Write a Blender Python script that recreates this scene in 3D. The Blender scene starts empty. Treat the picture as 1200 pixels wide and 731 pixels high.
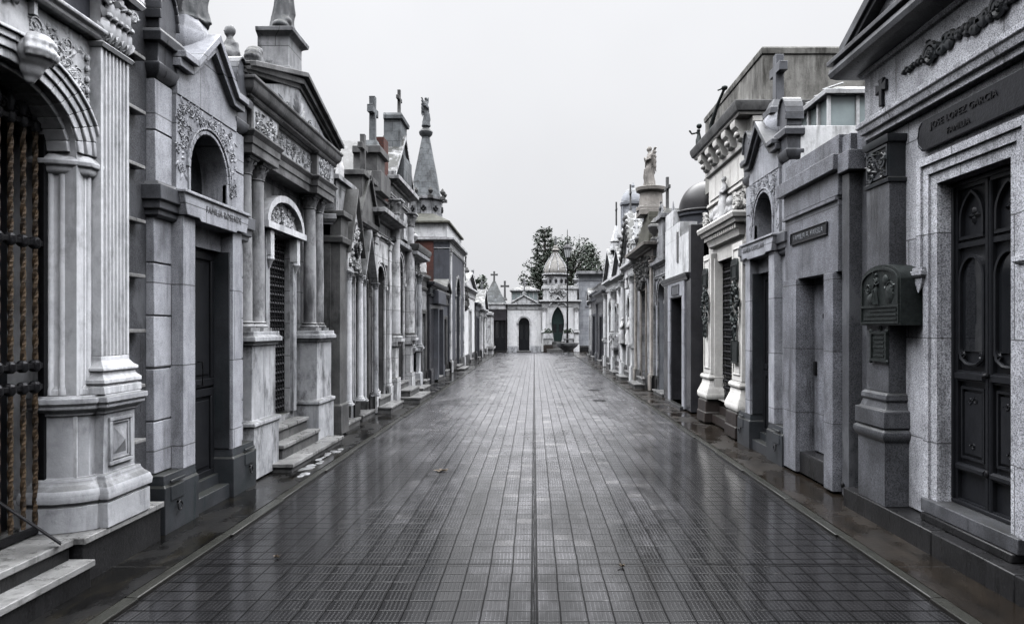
import bpy, bmesh, math, random
from mathutils import Vector, noise as mnoise
C = bpy.context.scene
COL = C.collection
R = random.Random(7)
PI = math.pi
rad = math.radians

# ------------------------------------------------------------------ materials
def _n(nt, t, x=0, **kw):
    n = nt.nodes.new(t)
    for k, v in kw.items():
        if k in n.inputs: n.inputs[k].default_value = v
        else: setattr(n, k, v)
    return n
def _ramp(nt, src, p0, p1, c0=(0,0,0,1), c1=(1,1,1,1)):
    r = nt.nodes.new('ShaderNodeValToRGB')
    r.color_ramp.elements[0].position = p0; r.color_ramp.elements[0].color = c0
    r.color_ramp.elements[1].position = p1; r.color_ramp.elements[1].color = c1
    nt.links.new(src, r.inputs[0]); return r.outputs[0]
def _math(nt, op, a, b=None, clamp=False):
    m = nt.nodes.new('ShaderNodeMath'); m.operation = op; m.use_clamp = clamp
    for i, s in enumerate((a, b)):
        if s is None: continue
        if isinstance(s, (int, float)): m.inputs[i].default_value = s
        else: nt.links.new(s, m.inputs[i])
    return m.outputs[0]
def _mix(nt, f, a, b, blend='MIX'):
    m = nt.nodes.new('ShaderNodeMix'); m.data_type = 'RGBA'; m.blend_type = blend
    for i, s in ((0, f), (6, a), (7, b)):
        if isinstance(s, (int, float)): m.inputs[i].default_value = s
        elif isinstance(s, tuple): m.inputs[i].default_value = (*s, 1) if len(s) == 3 else s
        else: nt.links.new(s, m.inputs[i])
    return m.outputs[2]
def _pos(nt, scale=(1,1,1), off=(0,0,0)):
    g = nt.nodes.new('ShaderNodeNewGeometry')
    mp = nt.nodes.new('ShaderNodeMapping'); mp.inputs['Scale'].default_value = scale; mp.inputs['Location'].default_value = off
    nt.links.new(g.outputs['Position'], mp.inputs['Vector']); return mp.outputs[0]
def _noise(nt, vec, scale, detail=5, rough=.6):
    n = nt.nodes.new('ShaderNodeTexNoise'); n.inputs['Scale'].default_value = scale
    n.inputs['Detail'].default_value = detail; n.inputs['Roughness'].default_value = rough
    nt.links.new(vec, n.inputs['Vector']); return n.outputs['Fac']
def newmat(name):
    m = bpy.data.materials.new(name); m.use_nodes = True
    nt = m.node_tree; b = nt.nodes['Principled BSDF']; return m, nt, b

MATSEED = [0]
def stone(name, c1, c2, stain=(.035,.035,.037), streak=.6, patch=.4, ledge=.7, speck=0, speck_scale=110,
          vein=0, rough=.55, bump=.3, sw=8, joints=None, edge=(.5,.68), pale=0):
    """weathered stone: mottled body colour, vertical water runs, lichen patches, ledges darkened by dirt and against top light, speckle"""
    m, nt, b = newmat(name); L = nt.links.new
    MATSEED[0] += 1; o = MATSEED[0]*3.7
    p = _pos(nt, off=(o, o*.3, 0))
    col = _mix(nt, _ramp(nt, _noise(nt, p, 2.3, 6), .36, .64), c1, c2)
    col = _mix(nt, .35, col, _mix(nt, _ramp(nt, _noise(nt, p, 14, 5, .7), .3, .7), (.45,.45,.46), (1,1,1)), 'MULTIPLY')
    if vein:
        w = nt.nodes.new('ShaderNodeTexWave'); w.inputs['Scale'].default_value = .9; w.inputs['Distortion'].default_value = 14
        w.inputs['Detail'].default_value = 5; w.inputs['Detail Scale'].default_value = 1.6; L(p, w.inputs['Vector'])
        col = _mix(nt, _math(nt, 'MULTIPLY', _ramp(nt, w.outputs['Fac'], .86, 1.0), vein), col, (.13,.135,.15))
    if speck:
        s1 = _ramp(nt, _noise(nt, p, speck_scale, 2, .5), .36, .6)
        col = _mix(nt, speck, col, _mix(nt, s1, (.30,.30,.31), (1.35,1.35,1.37)), 'MULTIPLY')
        s2 = _ramp(nt, _noise(nt, p, speck_scale*.55, 1, .5), .60, .66)
        col = _mix(nt, _math(nt, 'MULTIPLY', s2, speck*.55), col, (.05,.05,.055))
    if pale:
        pm = _ramp(nt, _noise(nt, _pos(nt, (1.3,1.3,.8), (o+9,0,3)), 1.6, 4, .55), .56, .6)
        col = _mix(nt, _math(nt, 'MULTIPLY', pm, pale), col, tuple(min(.8, x*1.9) for x in c2))
    big = _ramp(nt, _noise(nt, p, .8, 3), .40, .62)
    st = _ramp(nt, _noise(nt, _pos(nt, (sw,sw,.75), (0,o,o)), 1, 7, .68), *edge)
    f = _math(nt, 'MULTIPLY', _math(nt, 'MULTIPLY', st, big), streak)
    col = _mix(nt, f, col, stain)
    pt = _ramp(nt, _noise(nt, _pos(nt, (1.5,1.5,.8), (o,o,1)), 2.6, 9, .74), .50, .66)
    f2 = _math(nt, 'MULTIPLY', pt, patch)
    col = _mix(nt, f2, col, stain)
    g = nt.nodes.new('ShaderNodeNewGeometry'); sx = nt.nodes.new('ShaderNodeSeparateXYZ'); L(g.outputs['True Normal'], sx.inputs[0])
    up = _ramp(nt, sx.outputs['Z'], .25, .60)
    lf = _math(nt, 'MULTIPLY', _math(nt, 'MULTIPLY', up, _ramp(nt, _noise(nt, p, 5, 7, .7), .26, .52)), ledge)
    col = _mix(nt, lf, col, (.03,.031,.027))  # ledge dirt, deepened on up-facing sides to temper the bright overhead light
    hn = _math(nt, 'ADD', _noise(nt, p, 38, 6, .7), _math(nt, 'MULTIPLY', _noise(nt, p, 5, 4), 1.4))
    if joints:                      # masonry courses of height joints[0], block length joints[1]
        sp = nt.nodes.new('ShaderNodeSeparateXYZ'); L(_pos(nt), sp.inputs[0])
        cx = nt.nodes.new('ShaderNodeCombineXYZ')
        L(_math(nt, 'ADD', sp.outputs['X'], sp.outputs['Y']), cx.inputs['X']); L(sp.outputs['Z'], cx.inputs['Y'])
        bk = nt.nodes.new('ShaderNodeTexBrick'); L(cx.outputs[0], bk.inputs['Vector'])
        bk.inputs['Scale'].default_value = 1; bk.inputs['Mortar Size'].default_value = .006; bk.inputs['Mortar Smooth'].default_value = .2
        bk.inputs['Brick Width'].default_value = joints[1]; bk.inputs['Row Height'].default_value = joints[0]
        bk.inputs['Color1'].default_value = (.80,.80,.81,1); bk.inputs['Color2'].default_value = (1.06,1.06,1.06,1); bk.inputs['Mortar'].default_value = (1,1,1,1); bk.offset = .42
        col = _mix(nt, 1, col, bk.outputs['Color'], 'MULTIPLY')
        col = _mix(nt, _math(nt, 'MULTIPLY', bk.outputs['Fac'], .75), col, (.03,.03,.03))
        hn = _math(nt, 'SUBTRACT', hn, _math(nt, 'MULTIPLY', bk.outputs['Fac'], 1.5))
    L(col, b.inputs['Base Color'])
    rr = _math(nt, 'SUBTRACT', rough, _math(nt, 'MULTIPLY', f, .18))
    L(rr, b.inputs['Roughness'])
    bp = nt.nodes.new('ShaderNodeBump'); bp.inputs['Strength'].default_value = bump; bp.inputs['Distance'].default_value = .012
    L(hn, bp.inputs['Height']); L(bp.outputs[0], b.inputs['Normal'])
    b.inputs['Specular IOR Level'].default_value = .22
    return m
def simple(name, col, rough=.5, metal=0, bump=.15, var=.4, scale=20, alt=None):
    m, nt, b = newmat(name)
    p = _pos(nt)
    n = _noise(nt, p, scale, 5, .65)
    c = _mix(nt, _ramp(nt, n, .35, .68), col, alt or tuple(x*(1-var) for x in col))
    nt.links.new(c, b.inputs['Base Color'])
    b.inputs['Roughness'].default_value = rough; b.inputs['Metallic'].default_value = metal
    b.inputs['Specular IOR Level'].default_value = .28
    bp = nt.nodes.new('ShaderNodeBump'); bp.inputs['Strength'].default_value = bump; bp.inputs['Distance'].default_value = .01
    nt.links.new(_noise(nt, p, scale*2.2, 4), bp.inputs['Height']); nt.links.new(bp.outputs[0], b.inputs['Normal'])
    return m

M = {}
M['marble']   = stone('white_marble', (.80,.81,.84), (.64,.65,.68), stain=(.065,.075,.082), streak=.66, patch=.46, ledge=.5, vein=.12, rough=.42, bump=.18, edge=(.52,.7))
M['marble_base'] = stone('greyer_pedestal_marble', (.50,.51,.535), (.37,.378,.40), stain=(.05,.05,.055), streak=.8, patch=.6, ledge=.65, vein=.15, rough=.45, bump=.25)  # greyer, more stained version of the white marble, for pedestals
M['marble_dk']= stone('stained_marble', (.54,.55,.575), (.36,.37,.39), stain=(.03,.03,.033), streak=.95, patch=.85, vein=.15, rough=.5, bump=.25)
M['slab']     = stone('step_marble', (.30,.30,.30), (.17,.17,.17), stain=(.03,.03,.028), streak=.5, patch=.75, ledge=.3, rough=.3, bump=.3)
M['grey']     = stone('grey_granite', (.50,.512,.55), (.34,.35,.38), stain=(.05,.05,.055), streak=.9, patch=.42, ledge=.35, speck=.4, speck_scale=130, rough=.45, bump=.18, joints=(.69,1.13))
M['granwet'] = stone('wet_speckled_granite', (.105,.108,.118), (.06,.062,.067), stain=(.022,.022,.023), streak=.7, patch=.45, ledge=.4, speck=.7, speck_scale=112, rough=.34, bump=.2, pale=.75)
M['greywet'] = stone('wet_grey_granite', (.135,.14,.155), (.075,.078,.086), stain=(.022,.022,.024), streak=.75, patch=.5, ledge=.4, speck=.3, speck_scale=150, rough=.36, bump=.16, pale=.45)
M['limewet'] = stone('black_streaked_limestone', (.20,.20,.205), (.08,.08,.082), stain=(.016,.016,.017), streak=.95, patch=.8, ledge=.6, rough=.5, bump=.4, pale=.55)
M['colstone'] = stone('dark_streaked_marble', (.46,.465,.48), (.27,.275,.285), stain=(.035,.035,.038), streak=1.0, patch=.85, ledge=.5, vein=.1, rough=.45, bump=.25, sw=5, edge=(.44,.56))
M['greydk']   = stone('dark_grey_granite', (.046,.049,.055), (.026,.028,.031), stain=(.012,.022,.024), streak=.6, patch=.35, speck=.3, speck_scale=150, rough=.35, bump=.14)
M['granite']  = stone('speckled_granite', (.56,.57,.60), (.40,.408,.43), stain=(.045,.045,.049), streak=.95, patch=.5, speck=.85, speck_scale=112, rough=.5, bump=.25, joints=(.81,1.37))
M['granite2'] = stone('dark_speckled_granite', (.28,.288,.315), (.165,.17,.185), stain=(.025,.025,.027), streak=.95, patch=.55, speck=.85, speck_scale=112, rough=.42, bump=.2, joints=(.73,1.22))
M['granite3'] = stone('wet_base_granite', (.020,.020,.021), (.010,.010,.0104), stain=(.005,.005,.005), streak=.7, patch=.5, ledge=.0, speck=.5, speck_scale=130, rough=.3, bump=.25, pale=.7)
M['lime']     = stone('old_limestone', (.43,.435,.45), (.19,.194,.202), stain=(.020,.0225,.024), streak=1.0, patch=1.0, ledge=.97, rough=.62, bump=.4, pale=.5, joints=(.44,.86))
M['limedk']   = stone('sooty_limestone', (.15,.15,.15), (.075,.075,.076), stain=(.02,.02,.021), streak=.9, patch=.7, rough=.6, bump=.4, pale=.3)
M['white']    = stone('white_render', (.78,.79,.80), (.64,.65,.665), stain=(.07,.07,.07), streak=.85, patch=.5, ledge=.93, rough=.6, bump=.3)
M['whitefar'] = stone('clean_white_render', (.84,.845,.855), (.74,.745,.76), stain=(.16,.16,.165), streak=.6, patch=.3, ledge=.9, rough=.6, bump=.3)
M['whited']   = stone('worn_white_render', (.74,.745,.76), (.50,.505,.515), stain=(.04,.04,.042), streak=1.0, patch=.9, ledge=.95, rough=.65, bump=.35, joints=(.52,.97))
M['cream']    = stone('cream_render', (.86,.845,.81), (.78,.768,.735), stain=(.22,.20,.17), streak=.35, patch=.18, rough=.55, bump=.12)
M['brown']    = stone('brown_base_stone', (.042,.034,.030), (.026,.021,.02), stain=(.012,.010,.009), streak=.5, patch=.5, rough=.42, bump=.3, pale=.25)
M['concrete'] = stone('stained_concrete', (.34,.335,.315), (.22,.215,.20), stain=(.045,.043,.038), streak=1.0, patch=.8, rough=.7, bump=.4, sw=4.5, edge=(.40,.58))
M['bluegrey'] = stone('blue_grey_render', (.40,.415,.45), (.29,.305,.335), stain=(.08,.085,.095), streak=.6, patch=.3, rough=.6, bump=.2)
M['blueblock']= stone('blue_grey_blocks', (.46,.475,.51), (.34,.355,.385), stain=(.07,.075,.08), streak=.6, patch=.3, rough=.6, bump=.3, joints=(.42,1.1))
M['polished'] = stone('polished_black_granite', (.05,.05,.056), (.032,.032,.036), stain=(.014,.014,.015), streak=.4, patch=.2, speck=.35, speck_scale=120, rough=.22, bump=.04)
M['purple']   = stone('dark_plum_stone', (.04,.037,.042), (.026,.024,.027), stain=(.02,.02,.02), streak=.6, patch=.3, rough=.45, bump=.25, joints=(.34,.8))
M['slate']    = stone('slate_grey_render', (.085,.09,.105), (.06,.063,.075), stain=(.03,.03,.032), streak=.6, patch=.35, rough=.6, bump=.25)
M['redbrick'] = stone('red_brick', (.115,.042,.033), (.07,.03,.025), stain=(.04,.03,.028), streak=.6, patch=.4, rough=.75, bump=.3, joints=(.075,.22))
M['lichen']   = stone('lichen_grey_stone', (.20,.215,.225), (.11,.118,.125), stain=(.03,.031,.032), streak=.8, patch=.8, rough=.7, bump=.6, joints=(.22,.34))
M['mossroof'] = stone('mossy_roof', (.12,.118,.10), (.075,.074,.062), stain=(.028,.029,.022), streak=.6, patch=.7, rough=.8, bump=.5)
M['dome']     = stone('dome_lead', (.014,.013,.015), (.009,.0085,.010), stain=(.03,.028,.028), streak=.4, patch=.3, ledge=.2, rough=.35, bump=.15)
M['statue']   = stone('statue_stone', (.19,.193,.20), (.085,.087,.092), stain=(.022,.03,.032), streak=.8, patch=.8, rough=.6, bump=.3, sw=12)
M['statwh']   = stone('white_statue_stone', (.74,.74,.74), (.55,.55,.56), stain=(.06,.06,.06), streak=.7, patch=.5, rough=.6, bump=.3, sw=12)
M['statbr']   = stone('brownish_statue_stone', (.36,.335,.31), (.22,.205,.19), stain=(.05,.047,.043), streak=.7, patch=.6, rough=.6, bump=.3, sw=12)
M['statbr2']  = stone('pale_dome_stone', (.36,.35,.335), (.24,.23,.215), stain=(.06,.057,.05), streak=.8, patch=.6, ledge=.45, rough=.6, bump=.3, sw=10)
M['iron']     = simple('black_iron', (.018,.018,.02), .4, .6, .2, .4, 40)
M['gold']     = simple('rusty_gilt_iron', (.085,.057,.034), .6, .25, .6, .6, 18, alt=(.016,.013,.011))
M['doordk']   = simple('black_painted_metal', (.016,.017,.02), .3, .2, .12, .3, 12)
M['doorgn']   = simple('dark_green_iron', (.03,.05,.048), .4, .3, .15, .4, 14)
M['doorgy']   = simple('dark_grey_door', (.017,.018,.021), .4, .2, .1, .3, 6)
M['doorpk']   = simple('weathered_door', (.065,.06,.065), .5, .1, .15, .5, 5)
M['bronze']   = simple('dark_bronze', (.028,.029,.034), .38, .65, .2, .4, 25)
M['patina']   = simple('patinated_bronze', (.03,.036,.035), .5, .5, .3, .4, 25, alt=(.015,.018,.018))
M['letter']   = simple('engraved_letter', (.12,.122,.13), .6, 0, .05, .2, 20)
M['letterb']  = simple('raised_bronze_letter', (.016,.016,.018), .5, .5, .05, .2, 20)
M['letterp']  = simple('pale_letter', (.22,.23,.25), .5, .2, .05, .2, 20)
M['glass']    = simple('dark_glass', (.01,.011,.013), .06, 0, .02, .2, 3)
M['skyl']     = simple('milky_glass', (.34,.40,.41), .25, 0, .06, .25, 3)
M['leaf']     = simple('dark_leaf', (.048,.062,.046), .55, 0, .1, .5, 1.2, alt=(.022,.034,.022))
M['leaf2']    = simple('green_leaf', (.070,.088,.050), .55, 0, .1, .5, 1.2, alt=(.034,.048,.028))
M['bark']     = simple('bark', (.07,.06,.052), .8, 0, .6, .5, 18)
M['deadleaf'] = simple('dead_leaf', (.05,.035,.02), .6, 0, .2, .4, 30)
M['lampglass']= simple('frosted_lamp_glass', (.55,.57,.58), .3, 0, .03, .2, 6)

# ------------------------------------------------------------------ geometry builder
class B:
    """collects faces in (u, a, z): u along the facade, a away from the middle of the walk, z up; becomes ONE mesh object"""
    def __init__(s, frame): s.v = []; s.f = []; s.frame = frame; s.bevel = 0; s.remesh = 0; s.flat = False
    def add(s, vs, fs):
        o = len(s.v); s.v += vs; s.f += [tuple(i+o for i in f) for f in fs]
    def box(s, u0, u1, a0, a1, z0, z1):
        s.add([(u0,a0,z0),(u1,a0,z0),(u1,a1,z0),(u0,a1,z0),(u0,a0,z1),(u1,a0,z1),(u1,a1,z1),(u0,a1,z1)],
              [(0,1,2,3),(4,5,6,7),(0,1,5,4),(1,2,6,5),(2,3,7,6),(3,0,4,7)])
    def loft(s, rings, cap=True):
        n = len(rings[0]); vs = [p for r in rings for p in r]; fs = []
        for k in range(len(rings)-1):
            for i in range(n):
                j = (i+1) % n; fs.append((k*n+i, k*n+j, (k+1)*n+j, (k+1)*n+i))
        if cap: fs.append(tuple(range(n))); fs.append(tuple((len(rings)-1)*n+i for i in range(n)))
        s.add(vs, fs)
    def prism(s, poly, a0, a1):              # poly in (u, z)
        s.loft([[(u,a0,z) for u,z in poly], [(u,a1,z) for u,z in poly]])
    def prism_u(s, poly, u0, u1):            # poly in (a, z)
        s.loft([[(u0,a,z) for a,z in poly], [(u1,a,z) for a,z in poly]])
    def prism_z(s, poly, z0, z1):            # poly in (u, a)
        s.loft([[(u,a,z0) for u,a in poly], [(u,a,z1) for u,a in poly]])
    def mould(s, u0, u1, a0, a1, prof, eu=(1,1)):     # mitred moulding on three sides; prof [(z, out)]
        s.loft([[(u0-e*eu[0],a0-e,z),(u1+e*eu[1],a0-e,z),(u1+e*eu[1],a1,z),(u0-e*eu[0],a1,z)] for z,e in prof])
    def polymould(s, poly, prof):            # poly in (u, a), any plan, mitred offset by out
        n = len(poly); cx = sum(p[0] for p in poly)/n; cy = sum(p[1] for p in poly)/n
        ar = sum(poly[i][0]*poly[(i+1)%n][1]-poly[(i+1)%n][0]*poly[i][1] for i in range(n))
        sg = 1 if ar > 0 else -1
        nm = []
        for i in range(n):
            p, q = poly[i], poly[(i+1)%n]; d = Vector((q[0]-p[0], q[1]-p[1])); d.normalize(); nm.append(Vector((d.y*sg, -d.x*sg)))
        off = []
        for i in range(n):
            a, b = nm[i-1], nm[i]; m = a+b; k = m.length_squared/2
            off.append(m/k if k > .15 else m)
        s.loft([[(poly[i][0]+off[i].x*e, poly[i][1]+off[i].y*e, z) for i in range(n)] for z,e in prof])
    def lathe(s, u, a, prof, n=16, sq=1.0, ph=0):
        s.loft([[(u+r*math.cos(ph+2*PI*i/n), a+r*sq*math.sin(ph+2*PI*i/n), z) for i in range(n)] for r,z in prof])
    def tube(s, pts, r, n=6, r1=None):
        rings = []; pts = [Vector(p) for p in pts]; m = len(pts)
        for k, p in enumerate(pts):
            d = (pts[min(k+1,m-1)]-pts[max(k-1,0)]); d.normalize()
            x = d.cross(Vector((0,0,1)));
            if x.length < .05: x = d.cross(Vector((0,1,0)))
            x.normalize(); y = d.cross(x)
            q = r if r1 is None else r+(r1-r)*k/(m-1)
            if isinstance(r, (list, tuple)): q = r[k]
            rings.append([tuple(p+x*q*math.cos(2*PI*i/n)+y*q*math.sin(2*PI*i/n)) for i in range(n)])
        s.loft(rings)
    def ball(s, u, a, z, ru, ra, rz, n=10, m=7):
        s.loft([[(u+ru*math.sin(t)*math.cos(2*PI*i/n), a+ra*math.sin(t)*math.sin(2*PI*i/n), z-rz*math.cos(t)) for i in range(n)]
                for t in [max(.05, min(PI-.05, PI*k/m)) for k in range(m+1)]])
    # -- walls with openings
    def wall_open(s, u0, u1, z0, z1, a0, a1, uc, hw, zb, zs, zt, kind='round'):
        ap = arch_pts(uc, hw, zs, zt, kind); h = len(ap)//2
        left = ap[:h+1]; right = ap[h:]
        if zb > z0 + .001: s.box(uc-hw, uc+hw, a0, a1, z0, zb)
        s.prism([(u0,z0),(uc-hw,z0)] + left + [(uc,z1),(u0,z1)], a0, a1)
        s.prism([(uc,z1)] + right + [(uc+hw,z0),(u1,z0),(u1,z1)], a0, a1)
    def arch_band(s, uc, hw, zs, zt, w, a0, a1, kind='round', legs=0):
        i = arch_pts(uc, hw, zs, zt, kind, 16); o = arch_pts(uc, hw+w, zs, zt+w, kind, 16)
        if legs: i = [(i[0][0], zs-legs)] + i + [(i[-1][0], zs-legs)]; o = [(o[0][0], zs-legs)] + o + [(o[-1][0], zs-legs)]
        for k in range(len(i)-1): s.prism([i[k], i[k+1], o[k+1], o[k]], a0, a1)
    def arch_fill(s, uc, hw, z0, zs, zt, a0, a1, kind='round'):
        s.prism([(uc-hw,z0)] + arch_pts(uc, hw, zs, zt, kind) + [(uc+hw,z0)], a0, a1)
    def frame_rect(s, u0, u1, z0, z1, w, a0, a1):
        s.box(u0,u1,a0,a1,z1-w,z1); s.box(u0,u1,a0,a1,z0,z0+w); s.box(u0,u0+w,a0,a1,z0+w,z1-w); s.box(u1-w,u1,a0,a1,z0+w,z1-w)
    def gable(s, u0, u1, z, zp, th, a0, a1, uc=None):     # raking band over a triangle
        uc = (u0+u1)/2 if uc is None else uc
        s.prism([(u0,z),(uc,zp-th),(uc,zp),(u0,z+th)], a0, a1); s.prism([(u1,z),(u1,z+th),(uc,zp),(uc,zp-th)], a0, a1)
    def cross(s, u, a, z, h, w=None, t=.06, d=None, flare=1.0, along=False):
        w = w or h*.6; d = d or t; x = t/2
        zc = z+h*.68
        pl = [(-x*1.25,z),(x*1.25,z),(x,zc-x),(w/2,zc-x*flare),(w/2,zc+x*flare),(x,zc+x),(x*flare,z+h),(-x*flare,z+h),(-x,zc+x),(-w/2,zc+x*flare),(-w/2,zc-x*flare),(-x,zc-x)]
        if along: s.prism_u([(a+p,q) for p,q in pl], u-d/2, u+d/2)
        else: s.prism([(u+p,q) for p,q in pl], a-d/2, a+d/2)
    def leaf(s, u, z, a, ang, ln, wd, th):
        c, n = math.cos(ang), math.sin(ang)
        def P(x, y, h): return (u+x*c-y*n, a-h, z+x*n+y*c)
        vs = [P(0,0,0),P(ln*.35,wd/2,0),P(ln*.75,wd*.38,0),P(ln,0,0),P(ln*.75,-wd*.38,0),P(ln*.35,-wd/2,0),P(ln*.3,0,th),P(ln*.7,0,th)]
        s.add(vs, [(0,1,6),(1,2,7,6),(2,3,7),(3,4,7),(4,5,6,7),(5,0,6)])
    def scroll(s, u, z, a, r, hand=1, ph=0, turns=1.6, th=.012):
        pts = []; n = int(16*turns)
        for k in range(n+1):
            t = k/n; q = r*(1-t*.85); an = ph+hand*2*PI*turns*t; pts.append((u+q*math.cos(an), a-th*.2, z+q*math.sin(an)))
        s.tube(pts, th, 5)
        for k in range(0, n, 3):
            p = pts[k]; s.leaf(p[0], p[2], a, ph+hand*2*PI*turns*k/n + hand*.9, r*.55*(1-k/n*.6), r*.28, th*1.5)
        s.ball(u, a, z, r*.18, th*1.6, r*.18, 8, 5)
    def foliage(s, u0, u1, z0, z1, a, seed=1, size=.09, th=.014, ok=None, n=60):
        q = random.Random(seed)
        for _ in range(n):
            u, z = q.uniform(u0,u1), q.uniform(z0,z1)
            if ok and not ok(u, z): continue
            if q.random() < .3: s.scroll(u, z, a, size*q.uniform(.5,.9), q.choice((-1,1)), q.uniform(0,6), q.uniform(1,1.7), th)
            else: s.leaf(u, z, a, q.uniform(0,6.28), size*q.uniform(.7,1.3), size*.45, th*1.3)
    def capital(s, u, a, z0, z1, r, n=14):
        h = z1-z0
        s.lathe(u, a, [(r*.92,z0),(r*1.12,z0+h*.06),(r*1.12,z0+h*.1),(r*.95,z0+h*.14),(r*1.05,z0+h*.55),(r*1.35,z0+h*.84)], n)
        for tier, (zz, rr, lh) in enumerate(((z0+h*.14, 1.0, .38),(z0+h*.34, 1.08, .42))):
            for k in range(8):
                an = 2*PI*(k+.5*tier)/8; c, sn = math.cos(an), math.sin(an); w = r*.38
                P = lambda q, t, y: (u+q*r*c-y*sn, a+q*r*sn+y*c, zz+t*h*lh)
                s.add([P(rr,0,-w),P(rr,0,w),P(rr*1.12,.6,w*1.1),P(rr*1.45,1,w*.5),P(rr*1.5,.82,0),P(rr*1.45,1,-w*.5),P(rr*1.12,.6,-w*1.1),P(rr*1.22,.55,0)],
                      [(0,1,2,7),(0,7,6),(7,2,3,4),(7,4,5,6)])
        for k in range(4):
            an = PI/4+PI/2*k; s.ball(u+1.5*r*math.cos(an), a+1.5*r*math.sin(an), z0+h*.76, r*.34, r*.34, h*.13, 8, 6)
        x = r*1.55; s.mould(u-x, u+x, a-x, a+x, [(z0+h*.86,-.12*r),(z0+h*.93,0),(z0+h*.93,.04*r),(z1,.04*r)])
    def column(s, u, a, z0, z1, r, cap=None, n=20):
        cap = cap or r*2.3
        s.box(u-r*1.45,u+r*1.45,a-r*1.45,a+r*1.45,z0,z0+r*.45)
        s.lathe(u, a, [(r*1.4,z0+r*.45),(r*1.45,z0+r*.65),(r*1.35,z0+r*.85),(r*1.12,z0+r*.95),(r*1.22,z0+r*1.15),(r*1.02,z0+r*1.3),
                       (r,z0+r*1.6),(r*1.0,z0+(z1-z0)*.4),(r*.87,z1-cap)], n)
        s.capital(u, a, z1-cap, z1, r*.9)
    def urn(s, u, a, z, h, r, n=14):
        s.lathe(u, a, [(r*.6,z),(r*.6,z+h*.06),(r*.25,z+h*.16),(r*.3,z+h*.22),(r*.8,z+h*.4),(r,z+h*.58),(r*.9,z+h*.66),(r*.5,z+h*.74),(r*.62,z+h*.78),(r*.3,z+h*.88),(r*.08,z+h)], n)
    def figure(s, u, a, z, h, seed=0, arms='down', wings=False, ang=0.0, seat=False):
        """draped standing figure, later fused into one skin by a voxel remesh"""
        q = random.Random(seed); ca, sa = math.cos(ang), math.sin(ang)
        T = lambda x, y, t: (u+(x*ca-y*sa)*h, a-(x*sa+y*ca)*h, z+t*h)
        def ring(t, rx, ry, ox=0, oy=0, fold=.0, k=9, n=26):
            return [T(ox+(rx*(1+fold*math.sin(k*i*2*PI/n+t*5)))*math.cos(2*PI*i/n), oy+(ry*(1+fold*math.sin(k*i*2*PI/n+t*4)))*math.sin(2*PI*i/n), t) for i in range(n)]
        prof = [(0,.15,.14,0,0,.10),(.06,.145,.135,0,0,.13),(.2,.125,.12,.004,.01,.14),(.36,.112,.105,.01,.02,.12),(.47,.108,.088,.012,.01,.07),(.56,.086,.07,.008,0,.05),
                (.62,.082,.065,.004,0,.03),(.70,.098,.074,0,.004,.02),(.77,.108,.07,0,0,.01),(.815,.10,.056,0,0,0),(.84,.05,.043,0,0,0),(.865,.033,.036,0,.006,0),(.885,.034,.038,0,.01,0)]
        s.loft([ring(*p) for p in prof])
        hx, hy, ht = 0, .018, .93
        c = T(hx, hy, ht); s.ball(c[0], c[1], c[2], .045*h, .053*h, .066*h, 12, 8)
        c = T(hx, hy-.022, ht+.012); s.ball(c[0], c[1], c[2], .054*h, .055*h, .064*h, 12, 8)      # hair / veil
        c = T(hx, hy+.055, ht-.01); s.ball(c[0], c[1], c[2], .01*h, .014*h, .018*h, 6, 5)
        c = T(hx, hy+.042, ht-.042); s.ball(c[0], c[1], c[2], .018*h, .014*h, .014*h, 6, 5)
        for sd in (-1, 1):
            if arms == 'down': pts = [(sd*.098,0,.785),(sd*.128,-.005,.67),(sd*.122,.03,.57),(sd*.075,.10,.56)]
            elif arms == 'raise' and sd == 1: pts = [(.095,0,.785),(.15,.03,.82),(.17,.05,.93),(.16,.06,1.04)]
            elif arms == 'pray': pts = [(sd*.098,0,.785),(sd*.122,.01,.67),(sd*.085,.09,.64),(sd*.012,.125,.72)]
            else: pts = [(sd*.098,0,.785),(sd*.125,0,.68),(sd*.10,.07,.61),(sd*.03,.10,.66)]
            s.tube([T(*p) for p in pts], [.040*h,.036*h,.030*h,.021*h], 8)
            c = T(*pts[-1]); s.ball(c[0], c[1], c[2], .024*h, .024*h, .028*h, 8, 5)
        s.tube([T(-.1,.05,.74), T(0,.085,.62), T(.1,.07,.5), T(.12,.03,.36)], [.03*h,.034*h,.036*h,.02*h], 7)     # mantle fold
        s.tube([T(.02,.11,.46), T(.035,.13,.25), T(.03,.14,.02)], [.03*h,.032*h,.036*h], 7)
        if wings:
            for sd in (-1, 1):
                for j in range(6):
                    t0, t1 = (sd*.04,-.06,.80-.02*j), (sd*(.20-.022*j),-.14,.93-.115*j)
                    s.tube([T(*t0), T((t0[0]+t1[0])/2+sd*.03,-.11,(t0[2]+t1[2])/2+.07-.02*j), T(*t1)], [.03*h,.034*h,.016*h], 6)
        if seed % 3 == 0:
            s.ball(*T(0,0,.015), .17*h, .16*h, .03*h, 12, 5)
    # -- finish
    def build(s, name, mat, parent=None, origin=(0,0,0)):
        fr = s.frame; ox, oy, oz = origin
        vs = []
        for u, a, z in s.v:
            x, y, zz = fr(u, a, z); vs.append((x-ox, y-oy, zz-oz))
        me = bpy.data.meshes.new(name); me.from_pydata(vs, [], s.f)
        bm = bmesh.new(); bm.from_mesh(me); bmesh.ops.recalc_face_normals(bm, faces=bm.faces); bm.to_mesh(me); bm.free()
        me.materials.append(mat)
        if not s.flat:
            me.polygons.foreach_set('use_smooth', [True]*len(me.polygons))
            me.set_sharp_from_angle(angle=rad(32))
        o = bpy.data.objects.new(name, me); COL.objects.link(o)
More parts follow.
